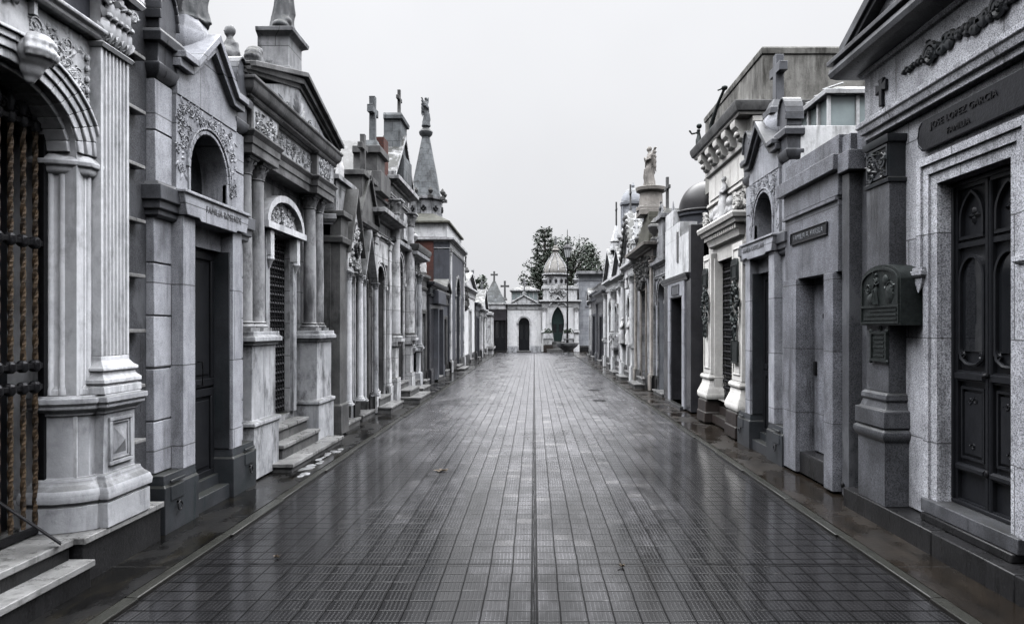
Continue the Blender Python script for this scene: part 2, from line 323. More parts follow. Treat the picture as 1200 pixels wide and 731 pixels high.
        if s.remesh:
            r = o.modifiers.new('skin', 'REMESH'); r.mode = 'VOXEL'; r.voxel_size = s.remesh; r.use_smooth_shade = True
            sm = o.modifiers.new('soft', 'SMOOTH'); sm.iterations = 2; sm.factor = .5
        elif s.bevel:
            bv = o.modifiers.new('worn_edges', 'BEVEL'); bv.width = s.bevel; bv.segments = 2; bv.limit_method = 'ANGLE'; bv.angle_limit = rad(40); bv.use_clamp_overlap = True
        if parent: o.parent = parent
        else: o.location = origin
        return o
def arch_pts(uc, hw, zs, zt, kind='round', n=12):
    r = []
    for k in range(n+1):
        t = k/n*2-1                                   # -1..1
        if kind == 'flat': return [(uc-hw,zt),(uc,zt),(uc+hw,zt)]
        if kind == 'round': an = PI*(1-k/n); r.append((uc+hw*math.cos(an), zs+(zt-zs)*math.sin(an)))
        else:
            s = 1-abs(t); ph = s*PI/3; x = (math.cos(ph)-.5)/.5; y = math.sin(ph)/math.sin(PI/3)
            r.append((uc+(1 if t > 0 else -1)*hw*x if abs(t) > 1e-6 else uc, zs+(zt-zs)*y))
    return r
def left(u, a, z):  return (-a, u, z)
def right(u, a, z): return (a, u, z)
def ahead(u, a, z): return (u, a, z)
FR = {'L': left, 'R': right, 'E': ahead}

class Thing:
    """an Empty at the base of one thing; part() opens a mesh under it, finish() links every mesh"""
    def __init__(s, name, label, cat, side, u, a, z=0, group=None, bevel=0):
        s.side = side; s.fr = FR[side]; s.org = s.fr(u, a, z); s.parts = []; s.bevel = bevel
        o = bpy.data.objects.new(name, None); COL.objects.link(o); o.location = s.org; o.empty_display_size = .3
        o['label'] = label; o['category'] = cat
        if group: o['group'] = group
        s.o = o
    def part(s, name, mat, parent=None, bevel=None, label=None):
        b = B(s.fr); b.bevel = s.bevel if bevel is None else bevel
        s.parts.append([b, name, mat, parent, None, label]); b.rec = s.parts[-1]; return b
    def text(s, txt, u, a, z, size, mat, parent=None, ext=.004, xs=1.0):
        cu = bpy.data.curves.new('inscription', 'FONT'); cu.body = txt; cu.size = size; cu.extrude = ext; cu.align_x = 'CENTER'; cu.align_y = 'CENTER'
        cu.materials.append(M[mat]); cu.space_character = 1.1
        s.parts.append([cu, 'inscription', None, parent, (u,a,z,xs), None])
    def finish(s):
        objs = {}
        for rec in s.parts:
            b, name, mat, par, tx, lab = rec
            po = objs[id(par)] if par is not None else s.o
            if tx:
                o = bpy.data.objects.new('inscription', b); COL.objects.link(o)
                x, y, z = s.fr(*tx[:3]); o.location = (x-s.org[0], y-s.org[1], z-s.org[2])
                o.rotation_euler = {'L': (PI/2,0,PI/2), 'R': (PI/2,0,-PI/2), 'E': (PI/2,0,0)}[s.side]; o.scale.x = tx[3]
                o.parent = po
            else:
                if not b.f: continue
                o = b.build(name, M[mat], po, s.org); objs[id(b)] = o
                if lab: o['label'] = lab
        return s.o
def setting(b, name, mat, kind='structure'):
    o = b.build(name, mat); o['kind'] = kind; return o
MG = 'mausoleums lining the paved walkway'

for k_ in ('glass', 'skyl', 'lampglass'): M[k_].node_tree.nodes['Principled BSDF'].inputs['Specular IOR Level'].default_value = .5
for k_ in ('dome', 'polished', 'granite3'): M[k_].node_tree.nodes['Principled BSDF'].inputs['Specular IOR Level'].default_value = .22
# ------------------------------------------------------------------ camera, sky, sun
cam = bpy.data.cameras.new('camera'); co = bpy.data.objects.new('camera', cam); COL.objects.link(co)
co.location = (0,0,1.7); co.rotation_euler = (PI/2,0,0)
cam.sensor_width = 36; cam.lens = 24.75; cam.shift_x = -26/1200; cam.shift_y = 18.5/1200; cam.clip_start = .05; cam.clip_end = 2000
C.camera = co
C.cycles.diffuse_bounces = 0; C.cycles.caustics_reflective = False; C.cycles.caustics_refractive = False; C.cycles.max_bounces = 6; C.cycles.glossy_bounces = 3
vs_ = C.view_settings; vs_.view_transform = 'Standard'; vs_.look = 'None'; vs_.gamma = 1; vs_.exposure = .50; vs_.use_curve_mapping = False
SUN_EL, SUN_ROT = rad(66), rad(12)
w = bpy.data.worlds.new('World'); C.world = w; w.use_nodes = True
nt = w.node_tree; bg = nt.nodes['Background']
sky = nt.nodes.new('ShaderNodeTexSky'); sky.sky_type = 'NISHITA'; sky.sun_disc = False
sky.sun_elevation = SUN_EL; sky.sun_rotation = SUN_ROT; sky.air_density = 1; sky.dust_density = 6
hs = nt.nodes.new('ShaderNodeHueSaturation'); hs.inputs['Saturation'].default_value = .12
nt.links.new(sky.outputs[0], hs.inputs['Color'])
tc = nt.nodes.new('ShaderNodeTexCoord'); sp = nt.nodes.new('ShaderNodeSeparateXYZ'); nt.links.new(tc.outputs['Generated'], sp.inputs[0])
up = _math(nt, 'MAXIMUM', sp.outputs['Z'], 0)
# closed rain cloud: brighter towards the zenith, faint large soft banks
cl = _noise(nt, tc.outputs['Generated'], 2.2, 4, .5)
hi = nt.nodes.new('ShaderNodeMapRange'); hi.interpolation_type = 'SMOOTHSTEP'
for k_, v_ in (('From Min',.49),('From Max',.80),('To Min',0),('To Max',72)): hi.inputs[k_].default_value = v_
nt.links.new(up, hi.inputs['Value'])
ahead_ = _math(nt, 'ADD', _math(nt, 'MULTIPLY', sp.outputs['Y'], .35), .85, True)       # the sun stands high behind the cloud, ahead of the viewpoint
lum = _math(nt, 'ADD', _math(nt, 'MULTIPLY', hi.outputs[0], ahead_), _math(nt, 'ADD', _math(nt, 'MULTIPLY', up, 2.6), _math(nt, 'ADD', _math(nt, 'MULTIPLY', sp.outputs['Y'], 1.4), 4.1)))
lum = _math(nt, 'MULTIPLY', lum, _math(nt, 'ADD', _math(nt, 'MULTIPLY', cl, .22), .905))
vm = nt.nodes.new('ShaderNodeVectorMath'); vm.operation = 'SCALE'; vm.inputs[0].default_value = (.98,.99,1.025); nt.links.new(lum, vm.inputs['Scale'])
mx = _mix(nt, .93, hs.outputs[0], vm.outputs[0])
nt.links.new(mx, bg.inputs['Color']); bg.inputs['Strength'].default_value = .1
sl = bpy.data.lights.new('sun', 'SUN'); sl.energy = 1.5; sl.angle = rad(60); sl.color = (1,.985,.96)
so = bpy.data.objects.new('sun', sl); COL.objects.link(so); so.rotation_euler = (PI/2-SUN_EL, 0, PI-SUN_ROT); so.location = (0,0,30)

# ------------------------------------------------------------------ ground, paving, pavements
b = B(ahead); b.box(-400,400,-200,900,-.6,-.012); setting(b, 'ground', M['slate'])

def paving_mat():
    m, nt, bs = newmat('wet_ribbed_tiles'); L = nt.links.new
    p = _pos(nt); sp = nt.nodes.new('ShaderNodeSeparateXYZ'); L(p, sp.inputs[0]); X, Y = sp.outputs['X'], sp.outputs['Y']
    T = .157
    wand = _math(nt, 'MULTIPLY', _math(nt, 'SUBTRACT', _noise(nt, p, 1.7, 3), .5), .022)          # joints wander a little
    wand2 = _math(nt, 'MULTIPLY', _math(nt, 'SUBTRACT', _noise(nt, _pos(nt, (1,1,1), (7,3,0)), 2.3, 3), .5), .026)
    tx = _math(nt, 'DIVIDE', _math(nt, 'ADD', X, wand), T); ty = _math(nt, 'DIVIDE', _math(nt, 'ADD', Y, wand2), T)
    fx = _math(nt, 'FRACT', tx); fy = _math(nt, 'FRACT', ty)
    ex = _math(nt, 'MULTIPLY', _math(nt, 'ABSOLUTE', _math(nt, 'SUBTRACT', fx, .5)), 2)      # 0 centre .. 1 joint
    ey = _math(nt, 'MULTIPLY', _math(nt, 'ABSOLUTE', _math(nt, 'SUBTRACT', fy, .5)), 2)
    # joints: those along the walk run through and are deep; cross joints come and go
    wob = _noise(nt, p, 3.2, 3)
    jx = _ramp(nt, ex, .93, .965)
    jy = _math(nt, 'MULTIPLY', _ramp(nt, ey, .885, .945), _ramp(nt, _noise(nt, _pos(nt, (1.2,2.5,1)), 3.1, 3), .22, .44))
    j = _math(nt, 'MAXIMUM', jx, jy)
    aX = _math(nt, 'ABSOLUTE', X)
    slot = _math(nt, 'MULTIPLY', _ramp(nt, aX, .008, .011), _math(nt, 'SUBTRACT', 1, _ramp(nt, aX, .020, .024)))
    slot0 = _math(nt, 'SUBTRACT', 1, _ramp(nt, aX, .020, .024))
    ej = _math(nt, 'FRACT', _math(nt, 'DIVIDE', _math(nt, 'ADD', Y, 6.2), 11.25))
    ejm = _math(nt, 'SUBTRACT', 1, _ramp(nt, ej, .0028, .0040))
    j = _math(nt, 'MAXIMUM', j, _math(nt, 'MAXIMUM', slot, ejm))
    # ribs: little pads in each tile
    rx = _math(nt, 'SINE', _math(nt, 'MULTIPLY', fx, 2*PI*6)); ry = _math(nt, 'SINE', _math(nt, 'MULTIPLY', fy, 2*PI*6))
    ribs = _math(nt, 'MULTIPLY', _ramp(nt, rx, .3, .7), _math(nt, 'ADD', _math(nt, 'MULTIPLY', _ramp(nt, ry, .3, .7), .7), .3))
    ribs = _math(nt, 'MULTIPLY', ribs, _math(nt, 'SUBTRACT', 1, _ramp(nt, _math(nt, 'MAXIMUM', ex, ey), .80, .86)))
    # standing water: film along both kerbs with a ragged edge, and shallow pools
    pn = _noise(nt, _pos(nt, (1,.38,1)), 1.1, 5, .62)
    rim = _math(nt, 'ADD', aX, _math(nt, 'MULTIPLY', _math(nt, 'SUBTRACT', pn, .5), 1.5))
    water = _ramp(nt, rim, 1.36, 1.80)
    wf = _math(nt, 'MULTIPLY', water, _math(nt, 'SUBTRACT', 1, _math(nt, 'MULTIPLY', ribs, _math(nt, 'SUBTRACT', 1, _ramp(nt, rim, 1.75, 2.25)))))      # ribs stand out of the film until it is deep
    # damp patches: broad, drier to the middle; tone also darkens towards the near end
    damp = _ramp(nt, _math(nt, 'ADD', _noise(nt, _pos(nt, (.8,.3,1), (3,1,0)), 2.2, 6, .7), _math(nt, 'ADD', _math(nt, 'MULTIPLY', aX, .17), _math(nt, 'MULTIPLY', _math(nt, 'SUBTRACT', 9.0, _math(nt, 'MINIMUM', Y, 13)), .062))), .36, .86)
    wn = nt.nodes.new('ShaderNodeTexWhiteNoise'); wn.noise_dimensions = '2D'
    cx = nt.nodes.new('ShaderNodeCombineXYZ'); L(_math(nt, 'FLOOR', tx), cx.inputs['X']); L(_math(nt, 'FLOOR', ty), cx.inputs['Y']); L(cx.outputs[0], wn.inputs['Vector'])
    tile = _mix(nt, wn.outputs['Value'], (.045,.045,.048), (.10,.098,.105))
    odd = _ramp(nt, wn.outputs['Value'], .955, .965)                                   # a few replaced or worn tiles
    tile = _mix(nt, _math(nt, 'MULTIPLY', odd, .6), tile, (.17,.165,.165))
    tile = _mix(nt, _math(nt, 'MULTIPLY', _ramp(nt, _noise(nt, p, 2.6, 7, .7), .42, .7), .5), tile, (.04,.04,.043))
    tile = _mix(nt, _math(nt, 'MULTIPLY', _math(nt, 'MULTIPLY', ribs, .85), _math(nt, 'SUBTRACT', 1, _math(nt, 'MULTIPLY', _ramp(nt, _noise(nt, p, 3.4, 5, .7), .46, .66), .8))), tile, (.185,.185,.197))  # rib tops painted pale, standing in for wet glints
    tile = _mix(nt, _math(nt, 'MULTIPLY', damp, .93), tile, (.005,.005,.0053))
    col = _mix(nt, j, tile, (.0015,.0015,.0015))
    col = _mix(nt, wf, col, (.0012,.0012,.0012))
    L(col, bs.inputs['Base Color'])
    r0 = _mix(nt, damp, (.34,.34,.34), (.13,.13,.13))
    ro = _mix(nt, wf, r0, (.03,.03,.03)); L(ro, bs.inputs['Roughness'])
    spc = _math(nt, 'MULTIPLY', _math(nt, 'SUBTRACT', .54, _math(nt, 'ADD', _math(nt, 'MULTIPLY', damp, .18), _math(nt, 'MULTIPLY', water, .16))), _math(nt, 'SUBTRACT', 1, _math(nt, 'MULTIPLY', _math(nt, 'MULTIPLY', j, _math(nt, 'SUBTRACT', 1, _math(nt, 'MULTIPLY', wf, .8))), .8)))
    L(spc, bs.inputs['Specular IOR Level'])
    dry = _math(nt, 'SUBTRACT', 1, wf)
    h = _math(nt, 'SUBTRACT', _math(nt, 'MULTIPLY', ribs, .7), _math(nt, 'MULTIPLY', j, 1.2))
    h = _math(nt, 'ADD', h, _math(nt, 'MULTIPLY', wn.outputs['Value'], .4))
    h = _math(nt, 'MULTIPLY', h, _math(nt, 'ADD', _math(nt, 'MULTIPLY', dry, .94), .06))
    h = _math(nt, 'ADD', h, _math(nt, 'MULTIPLY', _noise(nt, p, 1.4, 3), .25))
    bp = nt.nodes.new('ShaderNodeBump'); bp.inputs['Strength'].default_value = .5; bp.inputs['Distance'].default_value = .005
    L(h, bp.inputs['Height']); L(bp.outputs[0], bs.inputs['Normal'])
    return m
def pavement_mat(name, c1, c2, c3, amt):
    m, nt, bs = newmat(name); L = nt.links.new; p = _pos(nt)
    c = _mix(nt, _ramp(nt, _noise(nt, _pos(nt, (1,.5,1)), 4, 7, .7), .36, .64), c1, c2)
    c = _mix(nt, _math(nt, 'MULTIPLY', _ramp(nt, _noise(nt, _pos(nt, (1.6,.5,1), (5,2,0)), 3.1, 8, .72), .5, .66), amt), c, c3)
    c = _mix(nt, .5, c, _mix(nt, _ramp(nt, _noise(nt, p, 55, 4, .7), .35, .65), (.5,.5,.5), (1.25,1.25,1.25)), 'MULTIPLY')
    sp = nt.nodes.new('ShaderNodeSeparateXYZ'); L(p, sp.inputs[0])
    fy = _math(nt, 'FRACT', _math(nt, 'DIVIDE', _math(nt, 'ADD', sp.outputs['Y'], .35), 1.32))
    jt = _math(nt, 'SUBTRACT', 1, _ramp(nt, fy, .006, .010))
    c = _mix(nt, jt, c, (.012,.012,.012)); L(c, bs.inputs['Base Color'])
    wet = _ramp(nt, _noise(nt, _pos(nt, (1,.6,1), (2,7,0)), 2.2, 5), .42, .56)
    L(_mix(nt, wet, (.36,.36,.36), (.07,.07,.07)), bs.inputs['Roughness'])
    bp = nt.nodes.new('ShaderNodeBump'); bp.inputs['Strength'].default_value = .35; bp.inputs['Distance'].default_value = .008
    L(_math(nt, 'SUBTRACT', _math(nt, 'MULTIPLY', _noise(nt, p, 30, 6), _math(nt, 'SUBTRACT', 1, _math(nt, 'MULTIPLY', wet, .7))), jt), bp.inputs['Height']); L(bp.outputs[0], bs.inputs['Normal'])
    return m
M['paving'] = paving_mat()
M['pav_r'] = pavement_mat('wet_brown_slabs', (.0155,.012,.009), (.007,.006,.005), (.026,.0215,.0165), .4)
M['pav_l'] = pavement_mat('wet_dark_slabs', (.0045,.0043,.0042), (.0022,.0022,.0022), (.018,.0155,.0095), .5)
M['kerb'] = stone('kerb_stone', (.016,.015,.0135), (.008,.0075,.007), stain=(.003,.003,.003), streak=.5, patch=.6, rough=.22, bump=.3)
b = B(ahead)                             # paving, a subdivided sheet with very slight unevenness
ny, nx = 130, 14; Y0, Y1, W = -6, 49.6, 2.5
vs = [(-W+2*W*i/nx, Y0+(Y1-Y0)*k/ny, .002*math.sin(i*1.7+k*.9)+.0015*math.sin(k*2.3)) for k in range(ny+1) for i in range(nx+1)]
fs = [(k*(nx+1)+i, k*(nx+1)+i+1, (k+1)*(nx+1)+i+1, (k+1)*(nx+1)+i) for k in range(ny) for i in range(nx)]
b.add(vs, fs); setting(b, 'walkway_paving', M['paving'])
KZ = .03
for sd, nm in ((-1,'left'), (1,'right')):
    b = B(FR['L' if sd < 0 else 'R']); b.bevel = .008
    y = -6.0
    while y < 49:
        ln = 1.28 + .1*math.sin(y*3); jt_ = .012*math.sin(y*7.3); b.box(y, min(y+ln, 49.4), 2.455+jt_, 2.545, -.1, KZ+.006*math.sin(y*5)-.003); y += ln+.012
    setting(b, 'kerb_'+nm, M['kerb'])
    b = B(FR['L' if sd < 0 else 'R']); b.box(-6, 49.5, 2.548, 3.6, -.1, KZ-.004); setting(b, 'pavement_'+nm, M['pav_l' if sd < 0 else 'pav_r'])
b = B(ahead); b.box(-14,14,49.62,52.5,-.1,.006); setting(b, 'cross_path', M['pav_l'])
# ------------------------------------------------------------------ shared pieces
def door_leafs(t, uc, hw, z0, zs, zt, a, mat='doordk', kind='flat', leaves=2, glass=True, handle='iron', parent=None):
    """door with framed panels; back sheet + leaf frames"""
    d = t.part('door', mat, parent); 
    d.arch_fill(uc, hw, z0, zs, zt, a, a+.06, kind) if kind != 'flat' else d.box(uc-hw,uc+hw,a,a+.06,z0,zt)
    w = 2*hw/leaves
    for k in range(leaves):
        l, r = uc-hw+k*w+.008, uc-hw+(k+1)*w-.008; s = min(.075, w*.18)
        zm = z0+(zs-z0)*.40
        for q0, q1 in ((z0+.02,zm),(zm+.02,zs-.02)):
            d.frame_rect(l, r, q0, q1, s, a-.022, a-.001)
            if q0 < zm-.1 or not glass:
                d.mould(l+s+.02, r-s-.02, a-.001-0, a+.02, [(q0+s+.03,0),(q0+s+.031,.0)],) if False else None
                d.box(l+s+.03, r-s-.03, a-.012, a-.001, q0+s+.04, q1-s-.04)
        if glass:
            g = t.part('pane', 'glass', d); g.box(l+s+.004, r-s-.004, a-.008, a-.002, zm+.02+s, zs-.02-s)
    h = t.part('handle', handle, d); h.tube([(uc+.03,a-.02,z0+(zs-z0)*.42),(uc+.03,a-.07,z0+(zs-z0)*.42),(uc+.03,a-.07,z0+(zs-z0)*.52),(uc+.03,a-.02,z0+(zs-z0)*.52)], .009, 6)
    return d
def lattice(t, uc, hw, z0, z1, a, mat='iron', du=.07, dz=.09):
    g = t.part('grille', mat)
    n = max(2, int(2*hw/du)); 
    for k in range(n+1):
        u = uc-hw+2*hw*k/n; g.box(u-.007,u+.007,a,a+.014,z0,z1)
    m = int((z1-z0)/dz)
    for k in range(m+1):
        z = z0+(z1-z0)*k/m; g.box(uc-hw,uc+hw,a-.004,a+.004,z-.006,z+.006)
    for k in range(m):
        for i in range(n):
            u = uc-hw+2*hw*(i+.5)/n; z = z0+(z1-z0)*(k+.5)/m
            g.lathe(u, a+.004, [(.001,z-.03),(.022,z),(.001,z+.03)], 4)
    return g

# ------------------------------------------------------------------ L1 white marble mausoleum with the gilt grille
t = Thing('marble_mausoleum', 'ornate white marble mausoleum with fluted pilaster and arched gilt grille', 'mausoleum', 'L', 4.15, 3.6, group=MG, bevel=.006)
UC = 4.15
w = t.part('wall', 'marble'); HW = .62
w.wall_open(3.35, 4.95, .33, 3.70, 3.10, 3.34, UC, HW+.0, .33, 2.88, 3.28, 'round')
w.box(2.8, 5.5, 3.62, 6.0, .05, 4.6)
w.box(3.30, UC-.66, 3.345, 3.62, .33, 3.70); w.box(UC+.66, 4.97, 3.345, 3.62, .33, 3.70); w.box(UC-.66, UC+.66, 3.47, 3.62, 3.40, 3.70)
ar = t.part('arch', 'marble')
for k, (e, a0, wd) in enumerate(((.125,3.05,.045),(.065,3.065,.055),(.0,3.082,.06))):
    ar.arch_band(UC, HW+e, 2.885, 3.275+e*.9, wd, a0, 3.12+k*.01)
ar.arch_band(UC, HW-.03, 2.885, 3.245, .035, 3.14, 3.33); ar.arch_band(UC, HW+.172, 2.885, 3.43, .022, 3.03, 3.13)
sr = w
def okL1(u, z): return ((u-UC)/(HW+.20))**2 + ((z-2.88)/.60)**2 > 1.08
sr.foliage(4.36, 4.86, 3.1, 3.66, 3.098, 3, .085, .007, okL1, 110); sr.foliage(3.45, 3.9, 3.1, 3.66, 3.098, 4, .085, .007, okL1, 40)
for k in range(9): sr.ball(4.86, 3.085, 2.96+.075*k, .018, .018, .025, 8, 5)
sr.box(UC+.16,UC+.19,3.06,3.11,3.62,3.73); sr.box(UC-.19,UC-.16,3.06,3.11,3.62,3.73)
for k in range(6): sr.leaf(UC+(k%2-.5)*.1, 3.6+.02*k, 3.085, 1.57+(k%2-.5), .09, .06, .03)
ks = t.part('keystone', 'marble', bevel=0); ks.remesh = .011
ku, ka, kz = UC+.11, 3.02, 3.36               # hooded shell console hanging over the arch
ks.ball(ku, ka, kz, .105, .10, .105); ks.ball(ku, ka+.02, kz-.09, .06, .07, .07); ks.ball(ku, ka+.03, kz-.15, .03, .04, .04)
for r_ in range(7):
    th = (r_-3)*.42; ks.tube([(ku+.112*math.sin(th)*math.sin(p_), ka-.108*math.cos(th)*math.sin(p_), kz+.112*math.cos(p_)) for p_ in (.25,.7,1.15,1.6,2.0)], [.016,.022,.026,.026,.018], 6)
for sg in (1, -1):
    mir = (lambda u: u) if sg > 0 else (lambda u: 2*UC-u)
    rect = lambda a, b: (min(mir(a),mir(b)), max(mir(a),mir(b)))
    pd = t.part('pedestal', 'marble_base')
    prof = [(.33,.075),(.50,.075),(.505,.06),(.53,.085),(.57,.09),(.61,.075),(.64,.045),(.665,.03),(.68,.03),(.685,0),(1.10,0),(1.105,.015),(1.12,.015),(1.15,.05),(1.17,.05),(1.19,.065),(1.225,.065),(1.23,.03),(1.24,.03)]
    pd.polymould([(mir(x),y) for x,y in [(4.89,2.99),(5.27,2.99),(5.27,3.5),(4.89,3.5)]][::sg], prof)
    pd.polymould([(mir(x),y) for x,y in [(4.90,3.05),(4.90,3.335),(4.735,3.335),(4.735,3.20),(4.78,3.10),(4.83,3.05)]], prof)
    l, r = rect(4.94,5.22); pd.frame_rect(l, r, .73, 1.07, .03, 2.972, 2.995); pd.frame_rect(l+.034, r-.034, .764, 1.036, .016, 2.98, 2.995)
    um = (l+r)/2; pd.add([(l+.06,2.991,.80),(r-.06,2.991,.80),(r-.06,2.991,1.0),(l+.06,2.991,1.0),(um,2.95,.9)], [(0,1,4),(1,2,4),(2,3,4),(3,0,4),(0,3,2,1)])
    pl = t.part('pilaster', 'marble', bevel=.003)
    l, r = rect(4.91,5.25)
    pl.mould(l, r, 3.02, 3.4, [(1.24,.06),(1.29,.06),(1.295,.045),(1.315,.06),(1.34,.06),(1.36,.04),(1.375,.03),(1.39,.03),(1.40,.045),(1.42,.045),(1.44,.02),(1.47,0),(1.50,0)])
    nf = 7; wd = (r-l); pts = []
    for k in range(nf):
        c0 = l+.02+(wd-.04)*(k+.12)/nf; c1 = l+.02+(wd-.04)*(k+.88)/nf
        pts += [(c0,3.02)] + [((c0+c1)/2-(c1-c0)/2*math.cos(PI*j/5), 3.02+.020*math.sin(PI*j/5)) for j in range(1,5)] + [(c1,3.02)]
    pl.prism_z([(l,3.02)]+pts+[(r,3.02),(r,3.4),(l,3.4)], 1.501, 3.66)
    cp = t.part('capital', 'marble', bevel=0)
    cp.mould(l+.01, r-.01, 3.025, 3.4, [(3.661,.02),(3.685,.035),(3.70,.02),(3.72,-.01),(3.95,-.005),(4.06,.01)])
    for tier in range(2):
        for k in range(5-tier):
            u = l+wd*(k+.5+.5*tier)/5
            cp.leaf(u, 3.71+.13*tier, 3.024-.012*tier, PI/2, .19, .085, .045); cp.leaf(u-.02, 3.72+.13*tier, 3.020, PI/2+.5, .12, .04, .03); cp.leaf(u+.02, 3.72+.13*tier, 3.020, PI/2-.5, .12, .04, .03); cp.ball(u, 2.985, 3.89+.13*tier, .026, .024, .02, 8, 5)
    for u in (l+.015, r-.015): cp.scroll(u, 4.0, 2.985, .05, 1, 0, 1.5, .016); cp.ball(u, 2.995, 4.0, .035, .03, .035)
    for k in range(3): cp.leaf((l+r)/2, 3.98, 2.99, .6+k*.95, .1, .06, .03)
    cp.mould(l, r, 3.0, 3.4, [(4.08,.05),(4.11,.07),(4.14,.05)])
    # splayed jamb with ribs
    jb = t.part('jamb', 'marble', bevel=.004)
    P = lambda q: [(mir(x),y) for x,y in q]
    jb.polymould(P([(4.90,3.09),(4.90,3.345),(4.765,3.345),(4.765,3.25),(4.80,3.16),(4.85,3.09)]), [(1.24,.02),(1.28,.02),(1.30,0),(2.74,0)])
    for x, y, q in ((4.88,3.095,.022),(4.825,3.125,.026),(4.785,3.20,.026),(4.768,3.27,.022)): jb.lathe(mir(x), y, [(q*1.25,1.24),(q*1.25,1.28),(q,1.30),(q,2.74)], 12)
    im = t.part('impost', 'marble')
    im.polymould(P([(4.91,3.08),(4.91,3.345),(4.76,3.345),(4.76,3.24),(4.80,3.14),(4.85,3.08)]), [(2.735,.0),(2.75,.02),(2.77,.03),(2.79,.03),(2.80,.05),(2.83,.055),(2.85,.04),(2.875,.01)])
co_ = t.part('cornice', 'marble'); co_.mould(3.35, 4.94, 3.04, 3.4, [(3.70,0),(3.72,.02),(3.735,.02),(3.75,.05),(3.77,.055),(3.79,.03),(3.80,0)], (0,0))
co_.mould(2.98, 5.32, 3.02, 5.8, [(4.142,.02),(4.16,.05),(4.26,.05),(4.27,.08),(4.34,.08),(4.36,.02),(4.62,.02),(4.64,.08),(4.70,.1),(4.74,.22),(4.84,.24),(4.86,.1)])
fz = t.part('frieze', 'slate'); fz.box(3.4, 4.9, 3.09, 3.5, 3.802, 4.14)
# dark side pier with marble string courses
sp_ = t.part('side_pier', 'granwet'); sp_.box(5.30, 5.74, 3.16, 5.6, .05, 4.55)
sc = t.part('string_course', 'slab')
for k in range(9):
    if k: sc = t.part('string_course', 'slab')
    sc.box(5.29, 5.58, 3.075+.004*(k%2), 3.2, .80+.43*k, .83+.43*k)
# base, steps
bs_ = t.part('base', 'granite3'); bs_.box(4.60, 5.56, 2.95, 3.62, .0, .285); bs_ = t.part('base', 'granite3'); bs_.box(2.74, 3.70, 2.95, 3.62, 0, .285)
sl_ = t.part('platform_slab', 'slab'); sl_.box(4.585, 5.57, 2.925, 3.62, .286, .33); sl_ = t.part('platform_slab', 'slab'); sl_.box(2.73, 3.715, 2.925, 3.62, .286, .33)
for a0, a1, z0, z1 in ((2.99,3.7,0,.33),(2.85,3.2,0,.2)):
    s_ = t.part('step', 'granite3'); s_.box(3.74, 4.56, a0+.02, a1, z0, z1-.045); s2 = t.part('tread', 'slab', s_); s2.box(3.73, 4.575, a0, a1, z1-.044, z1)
# grille gate
gt = t.part('gate', 'iron'); AG = 3.30; HW = .60
gt.frame_rect(UC-HW, UC+HW, .345, 3.4, .04, AG-.02, AG+.02)
for z in (1.31, 1.45, 2.26, 3.03): 
    rl = t.part('rail', 'iron', gt); rl.box(UC-HW+.04, UC+HW-.04, AG-.018, AG+.018, z-.018, z+.018)
    for k in range(10): rl.lathe(4.65-.11*k, AG, [(.02,z-.04),(.038,z-.02),(.038,z+.02),(.02,z+.04)], 8)
for k in range(10):
    u = 4.65-.11*k; br = t.part('bar', 'gold', gt, bevel=0); br.flat = True
    def twist(z0, z1, r=.0125):
        n = int((z1-z0)/.03); br.loft([[(u+r*1.4*math.cos(PI/2*i+z*15), AG-.004+r*1.4*math.sin(PI/2*i+z*15), z) for i in range(4)] for z in [z0+(z1-z0)*q/n for q in range(n+1)]])
    for z0, z1 in ((.40,1.29),(1.47,2.24),(2.28,3.01)): twist(z0, z1)
    cl_ = gt
    cl_.lathe(u, AG, [(.015,3.06),(.034,3.12),(.012,3.2),(.002,3.3)], 8); cl_.scroll(u+.05, 3.1, AG, .04, 1, 0, 1.3, .008)
bk = t.part('door', 'doordk'); bk.box(UC-HW-.01, UC+HW+.01, 3.56, 3.615, .334, 3.4)
t.finish()
b = B(left); b.bevel = .003; b.loft([[(4.42+dx,2.97+da,.338+dz) for dx,da,dz in ((-.02,-.012,0),(.02,.012,0),(.02,.012,.014),(-.02,-.012,.014))],
    [(4.10+dx,3.30+da,.80+dz) for dx,da,dz in ((-.02,-.012,0),(.02,.012,0),(.02,.012,.014),(-.02,-.012,.014))]])
o = b.build('iron_strut', M['iron'], None, left(4.42,2.97,.336)); o['label'] = 'flat black iron bar leaning on marble steps before the gilt grille'; o['category'] = 'iron bar'

